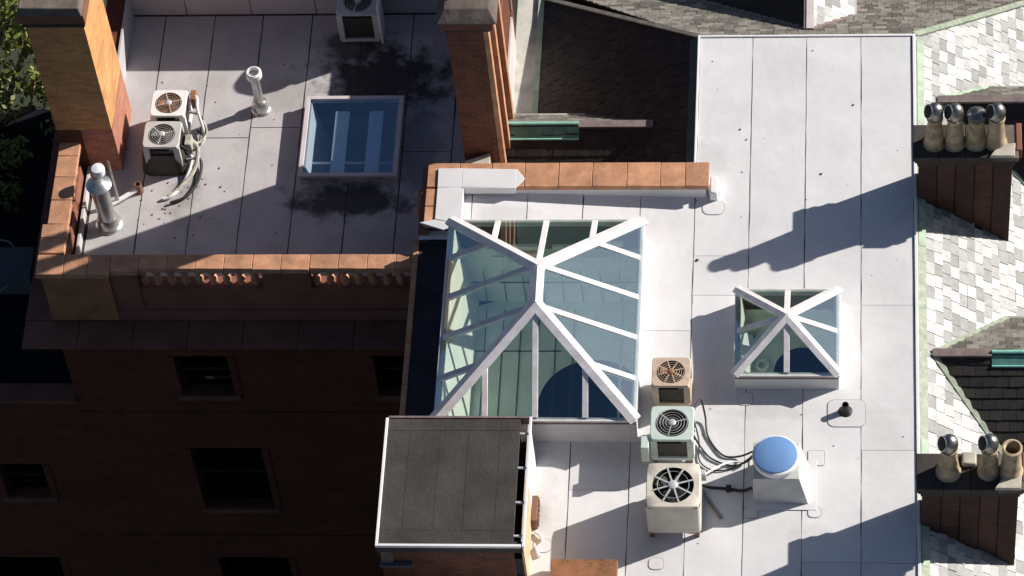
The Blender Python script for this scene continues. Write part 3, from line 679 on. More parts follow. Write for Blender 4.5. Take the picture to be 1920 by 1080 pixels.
# ================================================================== CONDENSERS
def condenser(loc, w, d, h, leg, body, face, fanm, spokes, label, rings=4, hubm='guard', rad=None, foot='louver', open_face=False):
    x, y, z = loc
    t = thing('condenser_unit', (x, y, z), label, 'air conditioner', 'condenser units on the flat roofs')
    hw, hd = w / 2, d / 2; z1 = z + leg + h; r = rad or min(w, d) * .40; n = 32
    for sx in (-1, 1):
        for sy in (-1, 1):
            MB().box(x + sx * (hw - .07) - .035, x + sx * (hw - .07) + .035, y + sy * (hd - .07) - .035, y + sy * (hd - .07) + .035, z, z + leg + .01).build('leg', foot, t)
    P = rounded(x, y, w, d, .07, 4)
    mb = MB(); zb, zt = z + leg, z1 - .05
    if open_face:
        # corner posts, base pan and coil behind
        mb.hexa([(*p,) for p in P], zb, zb + .08)
        for sx in (-1, 1):
            for sy in (-1, 1): mb.box(x + sx * hw - sx * .001, x + sx * (hw - .12), y + sy * hd - sy * .001, y + sy * (hd - .08), zb + .08, zt)
        mb.build('cabinet', body, t, bevel=.008)
        MB().hexa([(*p,) for p in rounded(x, y, w - .09, d - .09, .04, 3)], zb + .08, zt - .13).build('coil', 'coil', t)
    else:
        mb.hexa([(*p,) for p in P], zb, zt); mb.f.pop(1)      # open top: the fan opening is above
        mb.build('cabinet', body, t, smooth=True)
        g = MB(); k = int((w - .16) / .045)
        for i in range(k): g.box(x - hw + .09 + i * .045, x - hw + .105 + i * .045, y - hd - .006, y - hd + .002, zb + .06, zt - .05)
        g.build('front_ribs', face, t)['kind'] = 'stuff'
    # top panel with the round fan opening
    vs = []; fs = []; m_ = len(P)
    Q = [(x + r * math.cos(2 * PI * i / n), y + r * math.sin(2 * PI * i / n)) for i in range(n)]
    outer = []
    for i in range(n):
        a = 2 * PI * i / n; c, s = math.cos(a), math.sin(a); k = min((hw) / abs(c) if abs(c) > 1e-6 else 9, (hd) / abs(s) if abs(s) > 1e-6 else 9)
        px, py = k * c, k * s; rc = .07   # rounded corner
        ex, ey = abs(px) - (hw - rc), abs(py) - (hd - rc)
        if ex > 0 and ey > 0:
            L_ = math.hypot(ex, ey); px = math.copysign(hw - rc + ex * rc / L_, px); py = math.copysign(hd - rc + ey * rc / L_, py)
        outer.append((x + px, y + py))
    for i in range(n): vs += [(*outer[i], zt + .001), (*outer[i], z1 - .012), (x + (outer[i][0] - x) * .97, y + (outer[i][1] - y) * .97, z1), (*Q[i], z1), (*Q[i], z1 - .16)]
    for i in range(n):
        j = (i + 1) % n
        for q in range(3): fs.append((5 * i + q, 5 * j + q, 5 * j + q + 1, 5 * i + q + 1))
    MB().add(vs, fs).build('top_panel', body, t, smooth=True)
    MB().lathe((x, y, z1 - .17), [(.001, 0), (r, 0), (r, .166)], n, cap=False).build('fan_well', 'dark', t)
    fm = MB()
    for k in range(4):
        a0 = k * PI / 2 + .5; pts = []
        for q in range(7): a = a0 + q * .16; pts.append((a, z1 - .135 + q * .009))
        for q in range(6):
            a, za_ = pts[q]; c, zc_ = pts[q + 1]
            fm.add([(x + .06 * math.cos(a), y + .06 * math.sin(a), za_), (x + r * .9 * math.cos(a), y + r * .9 * math.sin(a), za_), (x + r * .9 * math.cos(c), y + r * .9 * math.sin(c), zc_), (x + .06 * math.cos(c), y + .06 * math.sin(c), zc_)], [(0, 1, 2, 3)])
    fan = fm.build('fan', fanm, t, smooth=True)
    gb = MB()
    for k in range(spokes):
        a = 2 * PI * k / spokes + .3; gb.beam((x + .05 * math.cos(a), y + .05 * math.sin(a), z1 + .018), (x + r * 1.03 * math.cos(a), y + r * 1.03 * math.sin(a), z1 + .006), .03 if w > .9 else .016, .012)
    for k in range(1, rings + 1):
        rr = .06 + (r - .06) * k / (rings + .4); gb.tube([(x + rr * math.cos(2 * PI * i / 28), y + rr * math.sin(2 * PI * i / 28), z1 + .012) for i in range(29)], .0045, 5)
    gb.build('fan_guard', 'guard' if fanm != 'fanrust' else 'rustbeige', t, smooth=True)
    MB().lathe((x, y, z1 - .02), [(r * .24, 0), (r * .24, .045), (r * .17, .056), (.004, .06)], 20).build('hub', hubm, t, smooth=True)
    return t
condenser((-1.89, -3.94, 0), .93, .90, .84, .20, 'beige', 'beige', 'coil', 8, 'largest beige condenser, eight spoke fan guard, nearest the bottom edge of the roof', rings=1)
condenser((-1.96, -2.50, 0), .76, .72, .66, .13, 'mint', 'coil', 'dark', 3, 'pale green condenser, middle of the three in a row on the white roof', open_face=True)
condenser((-2.01, -1.40, 0), .68, .62, .64, .12, 'rustbeige', 'louver', 'fanrust', 8, 'rust stained condenser with an orange brown fan, beside the large skylight corner', hubm='fanrust', open_face=True)
condenser((-11.95, 5.58, -1.2), .68, .64, .70, .12, 'whitepaint', 'coil', 'fanrust', 4, 'white condenser by the tall buff chimney, the farther of the pair', open_face=True)
condenser((-12.0, 4.82, -1.2), .71, .64, .70, .12, 'greyen', 'coil', 'fan', 3, 'grey condenser by the tall buff chimney, the nearer of the pair', open_face=True)
tt = condenser((-8.45, 7.98, -1.2), .82, .70, .85, .10, 'greyen', 'coil', 'dark', 3, 'grey condenser in deep shade at the top edge of the terrace', open_face=True)
MB().box(-8.03, -7.99, 7.55, 8.0, -1.05, .05).build('side_panel', 'whitepaint', tt)
# dark shrouded plinth below the near terrace unit
b = MB(); b.hexa([(*p,) for p in rounded(-12.02, 4.86, .92, .86, .2, 6)], -1.195, -.66, top=[(*p,) for p in rounded(-12.02, 4.86, .80, .70, .2, 6)])
tag(b.build('plinth_cover', 'coil', smooth=True), 'dark rounded cover wrapped round the foot of the near terrace condenser', 'cover')

# ================================================================== VENTS
t = thing('square_base_vent', (-.14, -3.4, 0), 'round blue topped vent on a flared white metal square base', 'vent')
b = MB(); b.hexa([(-.54, -3.66), (.42, -3.68), (.42, -2.86), (-.54, -2.86)], -.0, .74, top=[(-.53, -3.62), (.27, -3.62), (.27, -2.87), (-.53, -2.87)]); b.build('flared_base', 'greyen', t, bevel=.008)
b = MB(); b.box(-.62, .56, -3.80, -2.78, .007, .02); b.build('base_flange', 'white', t, bevel=.004)
MB().lathe((-.135, -3.23, .74), [(.36, 0), (.36, .0), (.40, .02), (.415, .14), (.39, .16)], 36).build('collar', 'whitepaint', t, smooth=True)
MB().lathe((-.135, -3.23, .895), [(.375, .0), (.37, .03), (.28, .06), (.14, .075), (.003, .08)], 36).build('dome', 'bluecap', t, smooth=True)
t = thing('pipe_vent', (1.06, -1.74, 0), 'short black pipe vent on a rounded square roof patch', 'vent pipe')
MB().lathe((1.06, -1.74, .011), [(.13, 0), (.09, .03), (.065, .08), (.06, .22), (.05, .22), (.05, .05)], 18, cap=False).build('pipe_boot', 'cable', t, smooth=True)
MB().lathe((1.06, -1.74, .10), [(.003, 0), (.05, 0)], 16, cap=False).build('pipe_mouth', 'dark', t)
# tall pole vent on the terrace
t = thing('pole_vent', (-10.3, 6.05, -1.2), 'slender galvanised pole vent with an open ring cap standing on the grey terrace', 'vent pipe')
MB().lathe((-10.3, 6.05, -1.2), [(.20, 0), (.19, .02), (.16, .04), (.145, .22), (.10, .27)], 20).build('flashing_cone', 'steel', t, smooth=True)
MB().lathe((-10.3, 6.05, -1.0), [(.085, 0), (.085, .85)], 18).build('pipe', 'steel', t, smooth=True)
MB().lathe((-10.3, 6.05, -.22), [(.12, 0), (.155, .05), (.155, .17), (.13, .2), (.11, .2), (.11, .1)], 22, cap=False).build('ring_cap', 'whitepaint', t, smooth=True)
MB().lathe((-10.3, 6.05, -.13), [(.003, .02), (.115, 0)], 20, cap=False).build('cap_floor', 'steel', t)
# big double vent
t = thing('capped_vent', (-13.0, 3.3, -1.2), 'wide galvanised flue with a stacked conical rain cap in the terrace corner', 'vent pipe')
MB().lathe((-12.98, 3.28, -1.2), [(.26, 0), (.26, .03), (.22, .06), (.20, .22), (.18, .26)], 24).build('flashing_cone', 'steel', t, smooth=True)
MB().lathe((-12.98, 3.28, -.95), [(.165, 0), (.165, .95)], 24).build('flue', 'steel', t, smooth=True)
MB().lathe((-12.98, 3.28, .0), [(.20, 0), (.20, .04), (.10, .05)], 24).build('storm_collar', 'steel', t, smooth=True)
MB().lathe((-12.96, 3.25, .12), [(.24, -.02), (.245, .0), (.10, .10), (.04, .12)], 28).build('rain_cap', 'steel', t, smooth=True)
MB().lathe((-12.95, 3.42, .25), [(.12, 0), (.13, .12), (.12, .16), (.003, .19)], 20).build('top_cowl', 'whitepaint', t, smooth=True)
t = thing('thin_rod', (-12.88, 3.72, -1.2), 'thin upright white rod behind the wide capped flue', 'rod')
MB().tube([(-12.84, 3.78, -1.19), (-12.84, 3.78, .15)], .022).build('rod', 'steel', t, smooth=True)
t = thing('elbow_drain', (-12.48, 4.08, -1.2), 'white overflow pipe lying on the terrace ending in a dark stub', 'pipe')
MB().tube([(-12.98, 3.70, -1.12), (-12.75, 3.85, -1.10), (-12.52, 4.02, -1.08)], .05, 10).build('lying_pipe', 'whitepaint', t, smooth=True)
MB().lathe((-12.48, 4.06, -1.195), [(.09, 0), (.075, .05), (.07, .24), (.05, .24), (.05, .1)], 16, cap=False).build('stub', 'louver', t, smooth=True)
t = thing('short_canister', (-13.2, 3.55, -1.2), 'pale upright sleeve leaning beside the wide capped flue', 'pipe')
MB().tube([(-13.22, 3.62, -1.19), (-13.26, 3.70, -.75)], .05, 10).build('sleeve', 'whitepaint', t, smooth=True)

# ================================================================== CHIMNEYS WITH POTS
def pot_chimney(y0, y1, x0, x1, pots, label, potlabel, lying=False):
    t = thing('brick_chimney', ((x0 + x1) / 2, (y0 + y1) / 2, -.5), label, 'chimney', 'potted chimneys on the east roof edge')
    zb = -TE * (x1 - XE) - .3
    MB().box(x0 + .02, x1 - .02, y0 + .04, y1 - .02, zb, 1.12).build('shaft', 'brown_stack', t)
    n = 5; w = (x1 - x0) / n
    for k in range(n):
        xx = x0 + k * w; out = .035 if k % 2 == 0 else .0
        m_ = MB().box(xx + .006, xx + w - .006, y0 - out + .01, y0 + .038, zb + .02, .98)
        m_.build('brick_pilaster', 'brown_stack' if k % 2 == 0 else 'brown_stack2', t, bevel=.006)
    MB().box(x0 - .02, x1 + .02, y0 - .05, y1 + .03, .985, 1.10).build('corbel_course', 'darkcap', t, bevel=.01)
    MB().box(x0 - .06, x1 + .06, y0 - .09, y1 + .06, 1.121, 1.22).build('corbel_course', 'brown_stack', t, bevel=.01)
    cs = 4; cw = (x1 - x0 + .2) / cs
    for k in range(cs):
        MB().box(x0 - .1 + k * cw + .004, x0 - .1 + (k + 1) * cw - .004, y0 - .13, y1 + .08, 1.221, 1.34 + random.uniform(-.01, .01)).build('cap_slab', 'darkcap' if k < 3 else 'cap', t, bevel=.012)
    MB().box(x1 + .06, x1 + .16, y0 + .04, y1 + .10, 1.1, 1.36).build('side_slab', 'terra_wall', t, bevel=.01)
    b = MB(); b.hexa([(x1 - .42, y0 - .14), (x1 + .02, y0 - .14), (x1 + .04, y0 + .15), (x1 - .25, y0 + .12)], 1.34, 1.42); b.build('mortar_haunch', 'sandstone', t, bevel=.01)
    for (px, py, h, cw_, kind) in pots:
        kr = random.uniform(.93, 1.07)
        p = MB().lathe((px, py, 1.34), [(.205 * kr, 0), (.205 * kr, .05), (.185 * kr, .07), (.15 * kr, .45 * h), (.125 * kr, .8 * h), (.15, .84 * h), (.15, .9 * h), (.12, .9 * h + .02)], 24).build('chimney_pot', 'pot', t, smooth=True)
        if kind == 'cowl':
            a = Vector((-.5, -.55, .62))
            prof = [(.06, -.05), (.12, -.02), (.145, .05), (.155, .14), (.145, .22), (.11, .29), (.06, .33), (.005, .342)]
            MB().lathe((px, py, 1.34 + .9 * h), prof, 24).build('cowl', 'cowl', p, smooth=True)
            cc = Vector((px, py, 1.34 + .9 * h + .15)); mx = Vector((-.86, -.30, .42)); qq = mx.to_track_quat('Z', 'Y')
            MB().lathe(cc, [(.11, .10), (.130, .130), (.125, .155), (.06, .170), (.004, .172)], 20, axis=mx).build('cowl_mouth', 'dark', p, smooth=True)
            MB().tube([cc + qq @ Vector((.128 * math.cos(q * PI / 10), .128 * math.sin(q * PI / 10), .142)) for q in range(21)], .012, 6).build('cowl_rim', 'steel', p, smooth=True)
        elif kind == 'cone':
            MB().lathe((px, py, 1.34 + .9 * h), [(.07, -.02), (.17, .10), (.178, .13), (.14, .18), (.05, .22), (.003, .225)], 24).build('cowl', 'cowl', p, smooth=True)
    return t
pot_chimney(3.0, 3.55, 2.37, 4.08, [(2.66, 3.2, .88, 1, 'cowl'), (3.02, 3.2, .86, 1, 'cowl'), (3.41, 3.22, .80, 1, 'cone'), (3.77, 3.2, .86, 1, 'cowl')],
            'dark brick chimney with four clay pots in a row, upper right edge of the roof', '')
t2 = pot_chimney(-4.07, -3.55, 2.37, 4.02, [(2.82, -3.85, .84, 1, 'cowl'), (3.50, -3.84, .84, 1, 'cowl')],
            'dark brick chimney with two cowled pots and one open pot, lower right', '')
MB().lathe((3.88, -3.84, 1.34), [(.21, 0), (.21, .06), (.185, .09), (.165, .45), (.15, .66), (.175, .70), (.175, .77), (.14, .78), (.12, .76), (.12, .3)], 22, cap=False).build('chimney_pot', 'pot', t2, smooth=True)
MB().lathe((3.88, -3.84, 1.62), [(.003, 0), (.125, 0)], 16, cap=False).build('pot_mouth', 'dark', t2)
MB().box(3.05, 3.3, -3.75, -3.5, 1.34, 1.46).build('brick_lump', 'sandstone', t2, bevel=.03)

# ================================================================== TERRACE BUILDING
ter = thing('terrace_building', (-10.5, 5, -16), 'dark brick building with a grey roof terrace, windows and a broad cornice ledge', 'building')
TZ = -1.2; SK = (-9.37, -7.49, 4.23, 6.13)
tc = [-13.40, -12.43, -11.44, -10.47, -9.48, -8.45, -7.46, -6.5, -5.9]
b = MB()
for (p, q, r, s) in rects_minus(-13.46, -5.56, 1.7, 8.45, [(SK[0] + .1, SK[1] - .1, SK[2] + .1, SK[3] - .1)]): b.box(p, q, r, s, TZ - .2, TZ - .008)
b.build('roof_deck', 'under', ter)
tl = {0: [], 1: [], 2: [5.35], 3: [5.58], 4: [5.92], 5: [], 6: [5.0], 7: []}
for i in range(len(tc) - 1):
    ys = [1.72] + tl.get(i, []) + [8.4]; x0, x1 = tc[i], tc[i + 1]
    if i == 3:
        strip(x0, x0 + .99, 1.72, 5.6, TZ, 'grey_mem', ter, [SK]); strip(x0, x1, 5.6, 8.4, TZ, 'grey_mem', ter, [SK]); continue
    for k in range(len(ys) - 1): strip(x0, x1, ys[k], ys[k + 1], TZ, 'grey_mem', ter, [SK])
# north parapet with turned-up membrane, east parapet, west upstand
b = MB(); b.box(-13.5, -5.56, 8.47, 8.9, -3, .62); b.build('parapet_wall', 'facade', ter)
for i in range(6):
    b = MB(); b.box(-13.3 + i * 1.3, -13.3 + (i + 1) * 1.3 - .02, 8.44, 8.468, TZ, .55); b.build('upturned_membrane', 'grey_mem', ter)
x = -13.55
while x < -5.6:
    b = MB(); b.box(x + .005, x + .52, 8.40, 8.97, .621, .70); b.build('coping_stone', 'terra', ter, bevel=.01, origin=(x, 8.6, .6)); x += .53
b = MB(); b.box(-5.95, -5.56, 5.92, 8.46, -3.5, .55); b.build('parapet_wall', 'facade', ter)
b = MB(); b.box(-6.0, -5.50, 5.93, 8.39, .551, .64); b.build('east_coping', 'stone_dark', ter, bevel=.01)
b = MB(); b.box(-5.56, -5.52, 6.6, 8.4, zw, -1.3); b.build('wall_flashing', 'flash', ter)
b = MB(); b.box(-13.5, -13.11, 6.1, 8.46, -3, -.55); b.build('parapet_wall', 'facade', ter)
b = MB(); b.box(-13.12, -13.08, 6.12, 8.43, TZ, -.5); b.build('upturned_membrane', 'grey_mem', ter)
# facade with window openings
FY = 1.2
wins = [(-11.74, -10.71, -3.92, -2.62), (-7.90, -6.95, -3.92, -2.60), (-11.90, -10.48, -8.07, -5.86), (-14.0 - 1.9, -15.0, -7.7, -6.48), (-11.93, -10.47, -12.4, -10.05), (-17, -15.3, -12.4, -10.1), (-7.9, -6.95, -8.07, -5.86)]
b = MB()
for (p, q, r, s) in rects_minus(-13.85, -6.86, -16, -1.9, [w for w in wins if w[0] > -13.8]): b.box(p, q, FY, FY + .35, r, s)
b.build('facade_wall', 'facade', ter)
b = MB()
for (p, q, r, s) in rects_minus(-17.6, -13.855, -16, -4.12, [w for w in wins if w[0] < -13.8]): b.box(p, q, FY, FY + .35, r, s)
b.build('annex_wall', 'facade', ter)
b = MB(); b.box(-17.6, -13.47, FY + .1, 8.3, -4.3, -4.06); b.build('annex_roof', 'annex', ter)
b = MB(); b.box(-17.7, -13.86, FY - .12, FY + .30, -4.119, -4.0); b.build('annex_coping', 'stone_dark', ter, bevel=.01)
b = MB(); b.box(-13.85, -13.5, FY + .35, 8.9, -16, -1.9); b.build('side_wall', 'facade', ter)
b = MB(); b.box(-17.6, -17.3, FY + .35, 8.3, -16, -4.3); b.build('side_wall', 'facade', ter)
for (p, q, r, s) in wins:
    wn = MB().box(p - .1, q + .1, FY - .06, FY - .002, r - .16, r - .01).build('window_sill', 'stone_dark', ter, bevel=.01)
    f = MB(); f.box(p, p + .07, FY + .16, FY + .24, r, s); f.box(q - .07, q, FY + .16, FY + .24, r, s); f.box(p + .07, q - .07, FY + .16, FY + .24, s - .07, s)
    f.box(p + .07, q - .07, FY + .16, FY + .24, r, r + .07); f.box(p + .07, q - .07, FY + .15, FY + .23, (r + s) / 2 - .04, (r + s) / 2 + .04)
    w = f.build('window', 'winframe', ter)
    for (a, c) in ((r + .07, (r + s) / 2 - .04), ((r + s) / 2 + .04, s - .07)):
        MB().box(p + .07, q - .07, FY + .19, FY + .205, a, c).build('pane', 'winglass', w)
    MB().box(p - .05, q + .05, FY + .45, FY + .5, r - .05, s + .05).build('dark_room', 'dark', w)
    for (a, c) in ((p - .14, p - .005), (q + .005, q + .14)): MB().box(a, c, FY - .025, FY - .002, r, s).build('window_surround', 'facade', ter)
# stringcourse bands
for z in (-4.6, -9.2): MB().box(-13.9, -6.9, FY - .03, FY - .003, z - .1, z + .06).build('string_course', 'facade', ter, bevel=.01)
# cornice ledge, cut in slabs
x = -14.43; k = 0
while x < -6.95:
    x2 = min(x + 1.05, -6.93)
    MB().hexa([(x + .004, .74), (x2 - .004, .74), (x2 - .004, 1.32), (x + .004, 1.32)], -1.72, -1.60 + .004 * (k % 2), top=[(x + .004, .70), (x2 - .004, .70), (x2 - .004, 1.32), (x + .004, 1.32)]).build('cornice_slab', 'stone_dark', ter, bevel=.012, origin=(x, 1, -1.6)); x = x2; k += 1
y = 1.33
while y < 8.8:
    MB().box(-14.43, -13.95, y + .004, min(y + 1.05, 8.85) - .004, -1.72, -1.60).build('cornice_slab', 'stone_dark', ter, bevel=.012, origin=(-14.2, y, -1.6)); y += 1.05
MB().box(-14.15, -6.93, .98, 1.32, -1.88, -1.721).build('cornice_moulding', 'stone_dark', ter, bevel=.02)
MB().box(-14.15, -13.86, 1.321, 8.8, -1.88, -1.721).build('cornice_moulding', 'stone_dark', ter, bevel=.02)
MB().box(-13.94, -6.93, 1.33, 1.70, -1.9, -1.30).build('parapet_base', 'terra_wall', ter)
MB().box(-13.94, -13.50, 1.701, 4.55, -1.9, -1.30).build('parapet_base', 'terra_wall', ter)
MB().box(-13.94, -13.50, 4.551, 8.46, -1.9, -1.21).build('parapet_base', 'facade', ter)

# ---- balustrades
BAL_prof = [(.07, 0), (.075, .04), (.04, .06), (.085, .13), (.08, .19), (.035, .25), (.035, .28), (.08, .34), (.085, .40), (.04, .47), (.075, .49), (.07, .53)]
bal_mesh = MB().lathe((0, 0, 0), BAL_prof, 12).mesh('baluster', M['terra'], Vector((0, 0, 0)), True)
def balusters(t, pts, z):
    for (x, y) in pts:
        o = bpy.data.objects.new('baluster', bal_mesh); S.collection.objects.link(o); o.parent = t; o.location = Vector((x, y, z)) - t.location
t = thing('balustrade', (-10.3, 1.5, -1.3), 'long terracotta balustrade along the front edge of the grey terrace', 'balustrade')
zt = -.115
MB().box(-13.90, -13.551, 1.38, 1.68, -1.299, zt).build('corner_pier', 'terra_wall', t, bevel=.01)
for (a, c) in ((-13.92, -12.60), ):
    MB().box(a + .05, c, 1.30, 1.379, -1.55, zt).build('pier_face', 'pierface', t, bevel=.01)
MB().box(-13.55, -12.60, 1.381, 1.69, -1.299, zt).build('corner_panel', 'terra_wall', t)
MB().box(-12.599, -12.08, 1.36, 1.69, -1.299, zt).build('pier', 'terra_wall', t, bevel=.008)
MB().box(-9.72, -8.83, 1.37, 1.69, -.649, zt).build('pier', 'terra_wall', t, bevel=.008)
MB().box(-12.079, -6.90, 1.39, 1.68, -1.299, -.65).build('base_wall', 'terra_wall', t)
balusters(t, [(-12.0 + .262 * i, 1.53) for i in range(9)], -.65)
balusters(t, [(-8.74 + .262 * i, 1.53) for i in range(8)], -.65)
xs = [-13.95, -13.43, -12.98, -12.56]; x = -12.56
while x < -6.95: x = min(x + .535, -6.88); xs.append(x)
for k in range(len(xs) - 1):
    fr = 1.24 if k < 3 else (1.31 if xs[k] < -12.1 else 1.37)
    if -9.9 < xs[k] < -8.9: fr = 1.35
    MB().hexa([(xs[k] + .004, fr), (xs[k + 1] - .004, fr), (xs[k + 1] - .004, 1.73), (xs[k] + .004, 1.73)], -.112, .0 + random.uniform(-.004, .004),
              top=[(xs[k] + .004, fr + .02), (xs[k + 1] - .004, fr + .02), (xs[k + 1] - .004, 1.715), (xs[k] + .004, 1.715)]).build('coping_stone', 'terra', t, bevel=.01, origin=(xs[k], 1.5, 0))
t = thing('balustrade', (-13.7, 3.1, -1.3), 'short terracotta balustrade on the left side of the terrace, ending at the tall chimney', 'balustrade')
MB().box(-13.90, -13.56, 1.75, 2.38, -1.299, -.115).build('pier', 'terra_wall', t, bevel=.008)
MB().box(-13.88, -13.56, 2.381, 4.3, -1.299, -.65).build('base_wall', 'terra_wall', t)
balusters(t, [(-13.66, 2.52 + .262 * i) for i in range(7)], -.65)
for (a, c, x0, x1) in ((1.745, 2.10, -13.95, -13.46), (2.10, 2.42, -13.95, -13.46), (2.42, 2.98, -13.86, -13.46), (2.98, 3.52, -13.86, -13.46), (3.52, 4.02, -13.86, -13.46), (4.02, 4.34, -13.86, -13.46)):
    MB().box(x0, x1, a + .004, c - .004, -.112, random.uniform(-.004, .004)).build('coping_stone', 'terra', t, bevel=.012, origin=((x0 + x1) / 2, a, 0))
MB().box(-13.50, -13.44, 1.78, 4.5, -1.19, -.95).build('upturned_membrane', 'grey_mem', t, bevel=.01)

# ---- terrace skylight
t = thing('flat_skylight', ((SK[0] + SK[1]) / 2, (SK[2] + SK[3]) / 2, TZ), 'square flat skylight with blue glass on the grey terrace', 'skylight')
z = -.93; o = .1
b = MB(); b.box(SK[0], SK[0] + .1, SK[2], SK[3], TZ - .2, z - .05); b.box(SK[1] - .1, SK[1], SK[2], SK[3], TZ - .2, z - .05)
b.box(SK[0] + .1, SK[1] - .1, SK[2], SK[2] + .1, TZ - .2, z - .05); b.box(SK[0] + .1, SK[1] - .1, SK[3] - .1, SK[3], TZ - .2, z - .05); b.build('curb', 'grey_mem', t, bevel=.01)
for (a, c, d, e) in ((SK[0] - .02, SK[0] + .07, SK[2] - .02, SK[3] + .02), (SK[1] - .07, SK[1] + .02, SK[2] - .02, SK[3] + .02), (SK[0] + .071, SK[1] - .071, SK[2] - .02, SK[2] + .06), (SK[0] + .071, SK[1] - .071, SK[3] - .06, SK[3] + .02)):
    MB().box(a, c, d, e, z - .049, z + .015).build('frame_bar', 'flash', t, bevel=.006)
MB().box(SK[0] + .07, SK[1] - .07, SK[2] + .06, SK[3] - .06, z - .015, z).build('pane', 'glass2', t)
a, c, d, e = SK[0] + .1, SK[1] - .1, SK[2] + .1, SK[3] - .1; zb = -2.3
b = MB(); b.add([(a, d, z - .06), (a, e, z - .06), (a + .25, e, zb), (a + .25, d, zb)], [(0, 1, 2, 3)]); b.build('well_side', 'in_wall', t)
b = MB(); b.add([(a, e, z - .06), (c, e, z - .06), (c, e, zb), (a, e, zb)], [(0, 1, 2, 3)]); b.add([(c, e, z - .06), (c, d, z - .06), (c, d, zb), (c, e, zb)], [(0, 1, 2, 3)])
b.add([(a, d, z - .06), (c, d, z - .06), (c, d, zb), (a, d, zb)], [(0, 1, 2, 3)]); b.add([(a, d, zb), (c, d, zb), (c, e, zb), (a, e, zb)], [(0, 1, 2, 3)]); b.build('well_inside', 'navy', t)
for xx in (-8.80, -8.14): MB().box(xx, xx + .27, SK[2] + .11, SK[3] - .25, -1.10, -1.06).build('light_board', 'board', t)
MB().box(SK[0] + .12, SK[1] - .11, 4.80, 4.84, -1.35, -1.31).build('cross_bar', 'in_wall', t)

# ---- tall left chimney
t = thing('tall_chimney', (-13.3, 5.3, -1.3), 'tall buff brick chimney with a red brick foot at the left corner of the terrace', 'chimney')
MB().box(-13.47, -12.86, 4.57, 6.04, -1.21, .10).build('lower_shaft', 'redbrick', t)
MB().box(-13.94, -12.865, 4.565, 6.06, .101, 3.25).build('upper_shaft', 'buff', t)
MB().box(-13.94, -13.471, 4.57, 6.04, -1.25, .10).build('lower_shaft', 'facade', t)
MB().box(-13.99, -12.82, 4.50, 6.11, 3.251, 3.42).build('corbel', 'darkcap', t, bevel=.02)
MB().box(-14.03, -12.78, 4.44, 6.16, 3.421, 3.66).build('corbel', 'stone_dark', t, bevel=.02)
MB().hexa([(-14.03, 4.42), (-12.80, 4.42), (-12.80, 6.18), (-14.03, 6.18)], 3.661, 3.82, top=[(-13.98, 4.5), (-12.86, 4.5), (-12.86, 6.1), (-13.98, 6.1)]).build('cap_stone', 'cap', t, bevel=.02)
# ---- middle chimney
t = thing('ribbed_chimney', (-5.8, 5.1, -1.3), 'tall red brick chimney with terracotta ribs between the terrace and the slate roof', 'chimney')
MB().box(-6.10, -5.44, 4.06, 5.90, -3.2, 3.62).build('shaft', 'redbrick2', t)
for (y0, y1) in ((4.06, 4.24), (4.84, 5.02), (5.70, 5.88)):
    MB().box(-5.439, -5.34, y0, y1, -3.2, 3.58).build('rib', 'terra', t, bevel=.008)
MB().box(-6.14, -5.30, 4.02, 5.95, 3.621, 3.77).build('corbel', 'darkcap', t, bevel=.02)
MB().box(-6.20, -5.22, 3.94, 6.02, 3.771, 4.0).build('corbel', 'stone_dark', t, bevel=.02)
MB().hexa([(-6.26, 3.88), (-5.14, 3.88), (-5.14, 6.1), (-6.26, 6.1)], 4.001, 4.2, top=[(-6.10, 4.1), (-5.3, 4.1), (-5.3, 5.95), (-6.10, 5.95)]).build('cap_stone', 'cap', t, bevel=.02)
for (px, py) in ((-5.75, 4.6), (-5.7, 5.1), (-5.7, 5.6)):
    p = MB().lathe((px, py, 4.2), [(.19, 0), (.17, .1), (.13, .5), (.15, .55), (.15, .62)], 20).build('chimney_pot', 'pot', t, smooth=True)
    MB().lathe((px, py, 4.82), [(.10, 0), (.17, .1), (.16, .25), (.01, .35)], 20).build('cowl', 'cowl', p, smooth=True)
# pillar at the far terrace corner (casts the rounded shadow on the terrace)
t = thing('round_topped_pillar', (-6.3, 8.65, -1.2), 'pillar with a rounded top at the far right corner of the terrace', 'pillar')
MB().box(-6.62, -5.98, 8.30, 8.39, -1.19, .95).build('shaft', 'redbrick2', t)
MB().box(-6.62, -5.98, 8.98, 9.2, -1.19, .95).build('shaft_back', 'redbrick2', t)
MB().box(-6.62, -5.98, 8.30, 9.2, .951, 1.05).build('cap', 'cap', t)
MB().lathe((-6.3, 8.6, 1.05), [(.36, 0), (.4, .1), (.36, .3), (.2, .44), (.01, .48)], 20).build('dome', 'cap', t, smooth=True)
# pale block next to the ribbed chimney
b = MB(); b.hexa([(-6.06, 3.62), (-5.60, 3.62), (-5.60, 4.04), (-6.06, 3.85)], -3, .02)
tag(b.build('stone_block', 'sandstone', bevel=.01), 'small pale wedge of stone between the ribbed chimney and the terracotta parapet', 'stone')

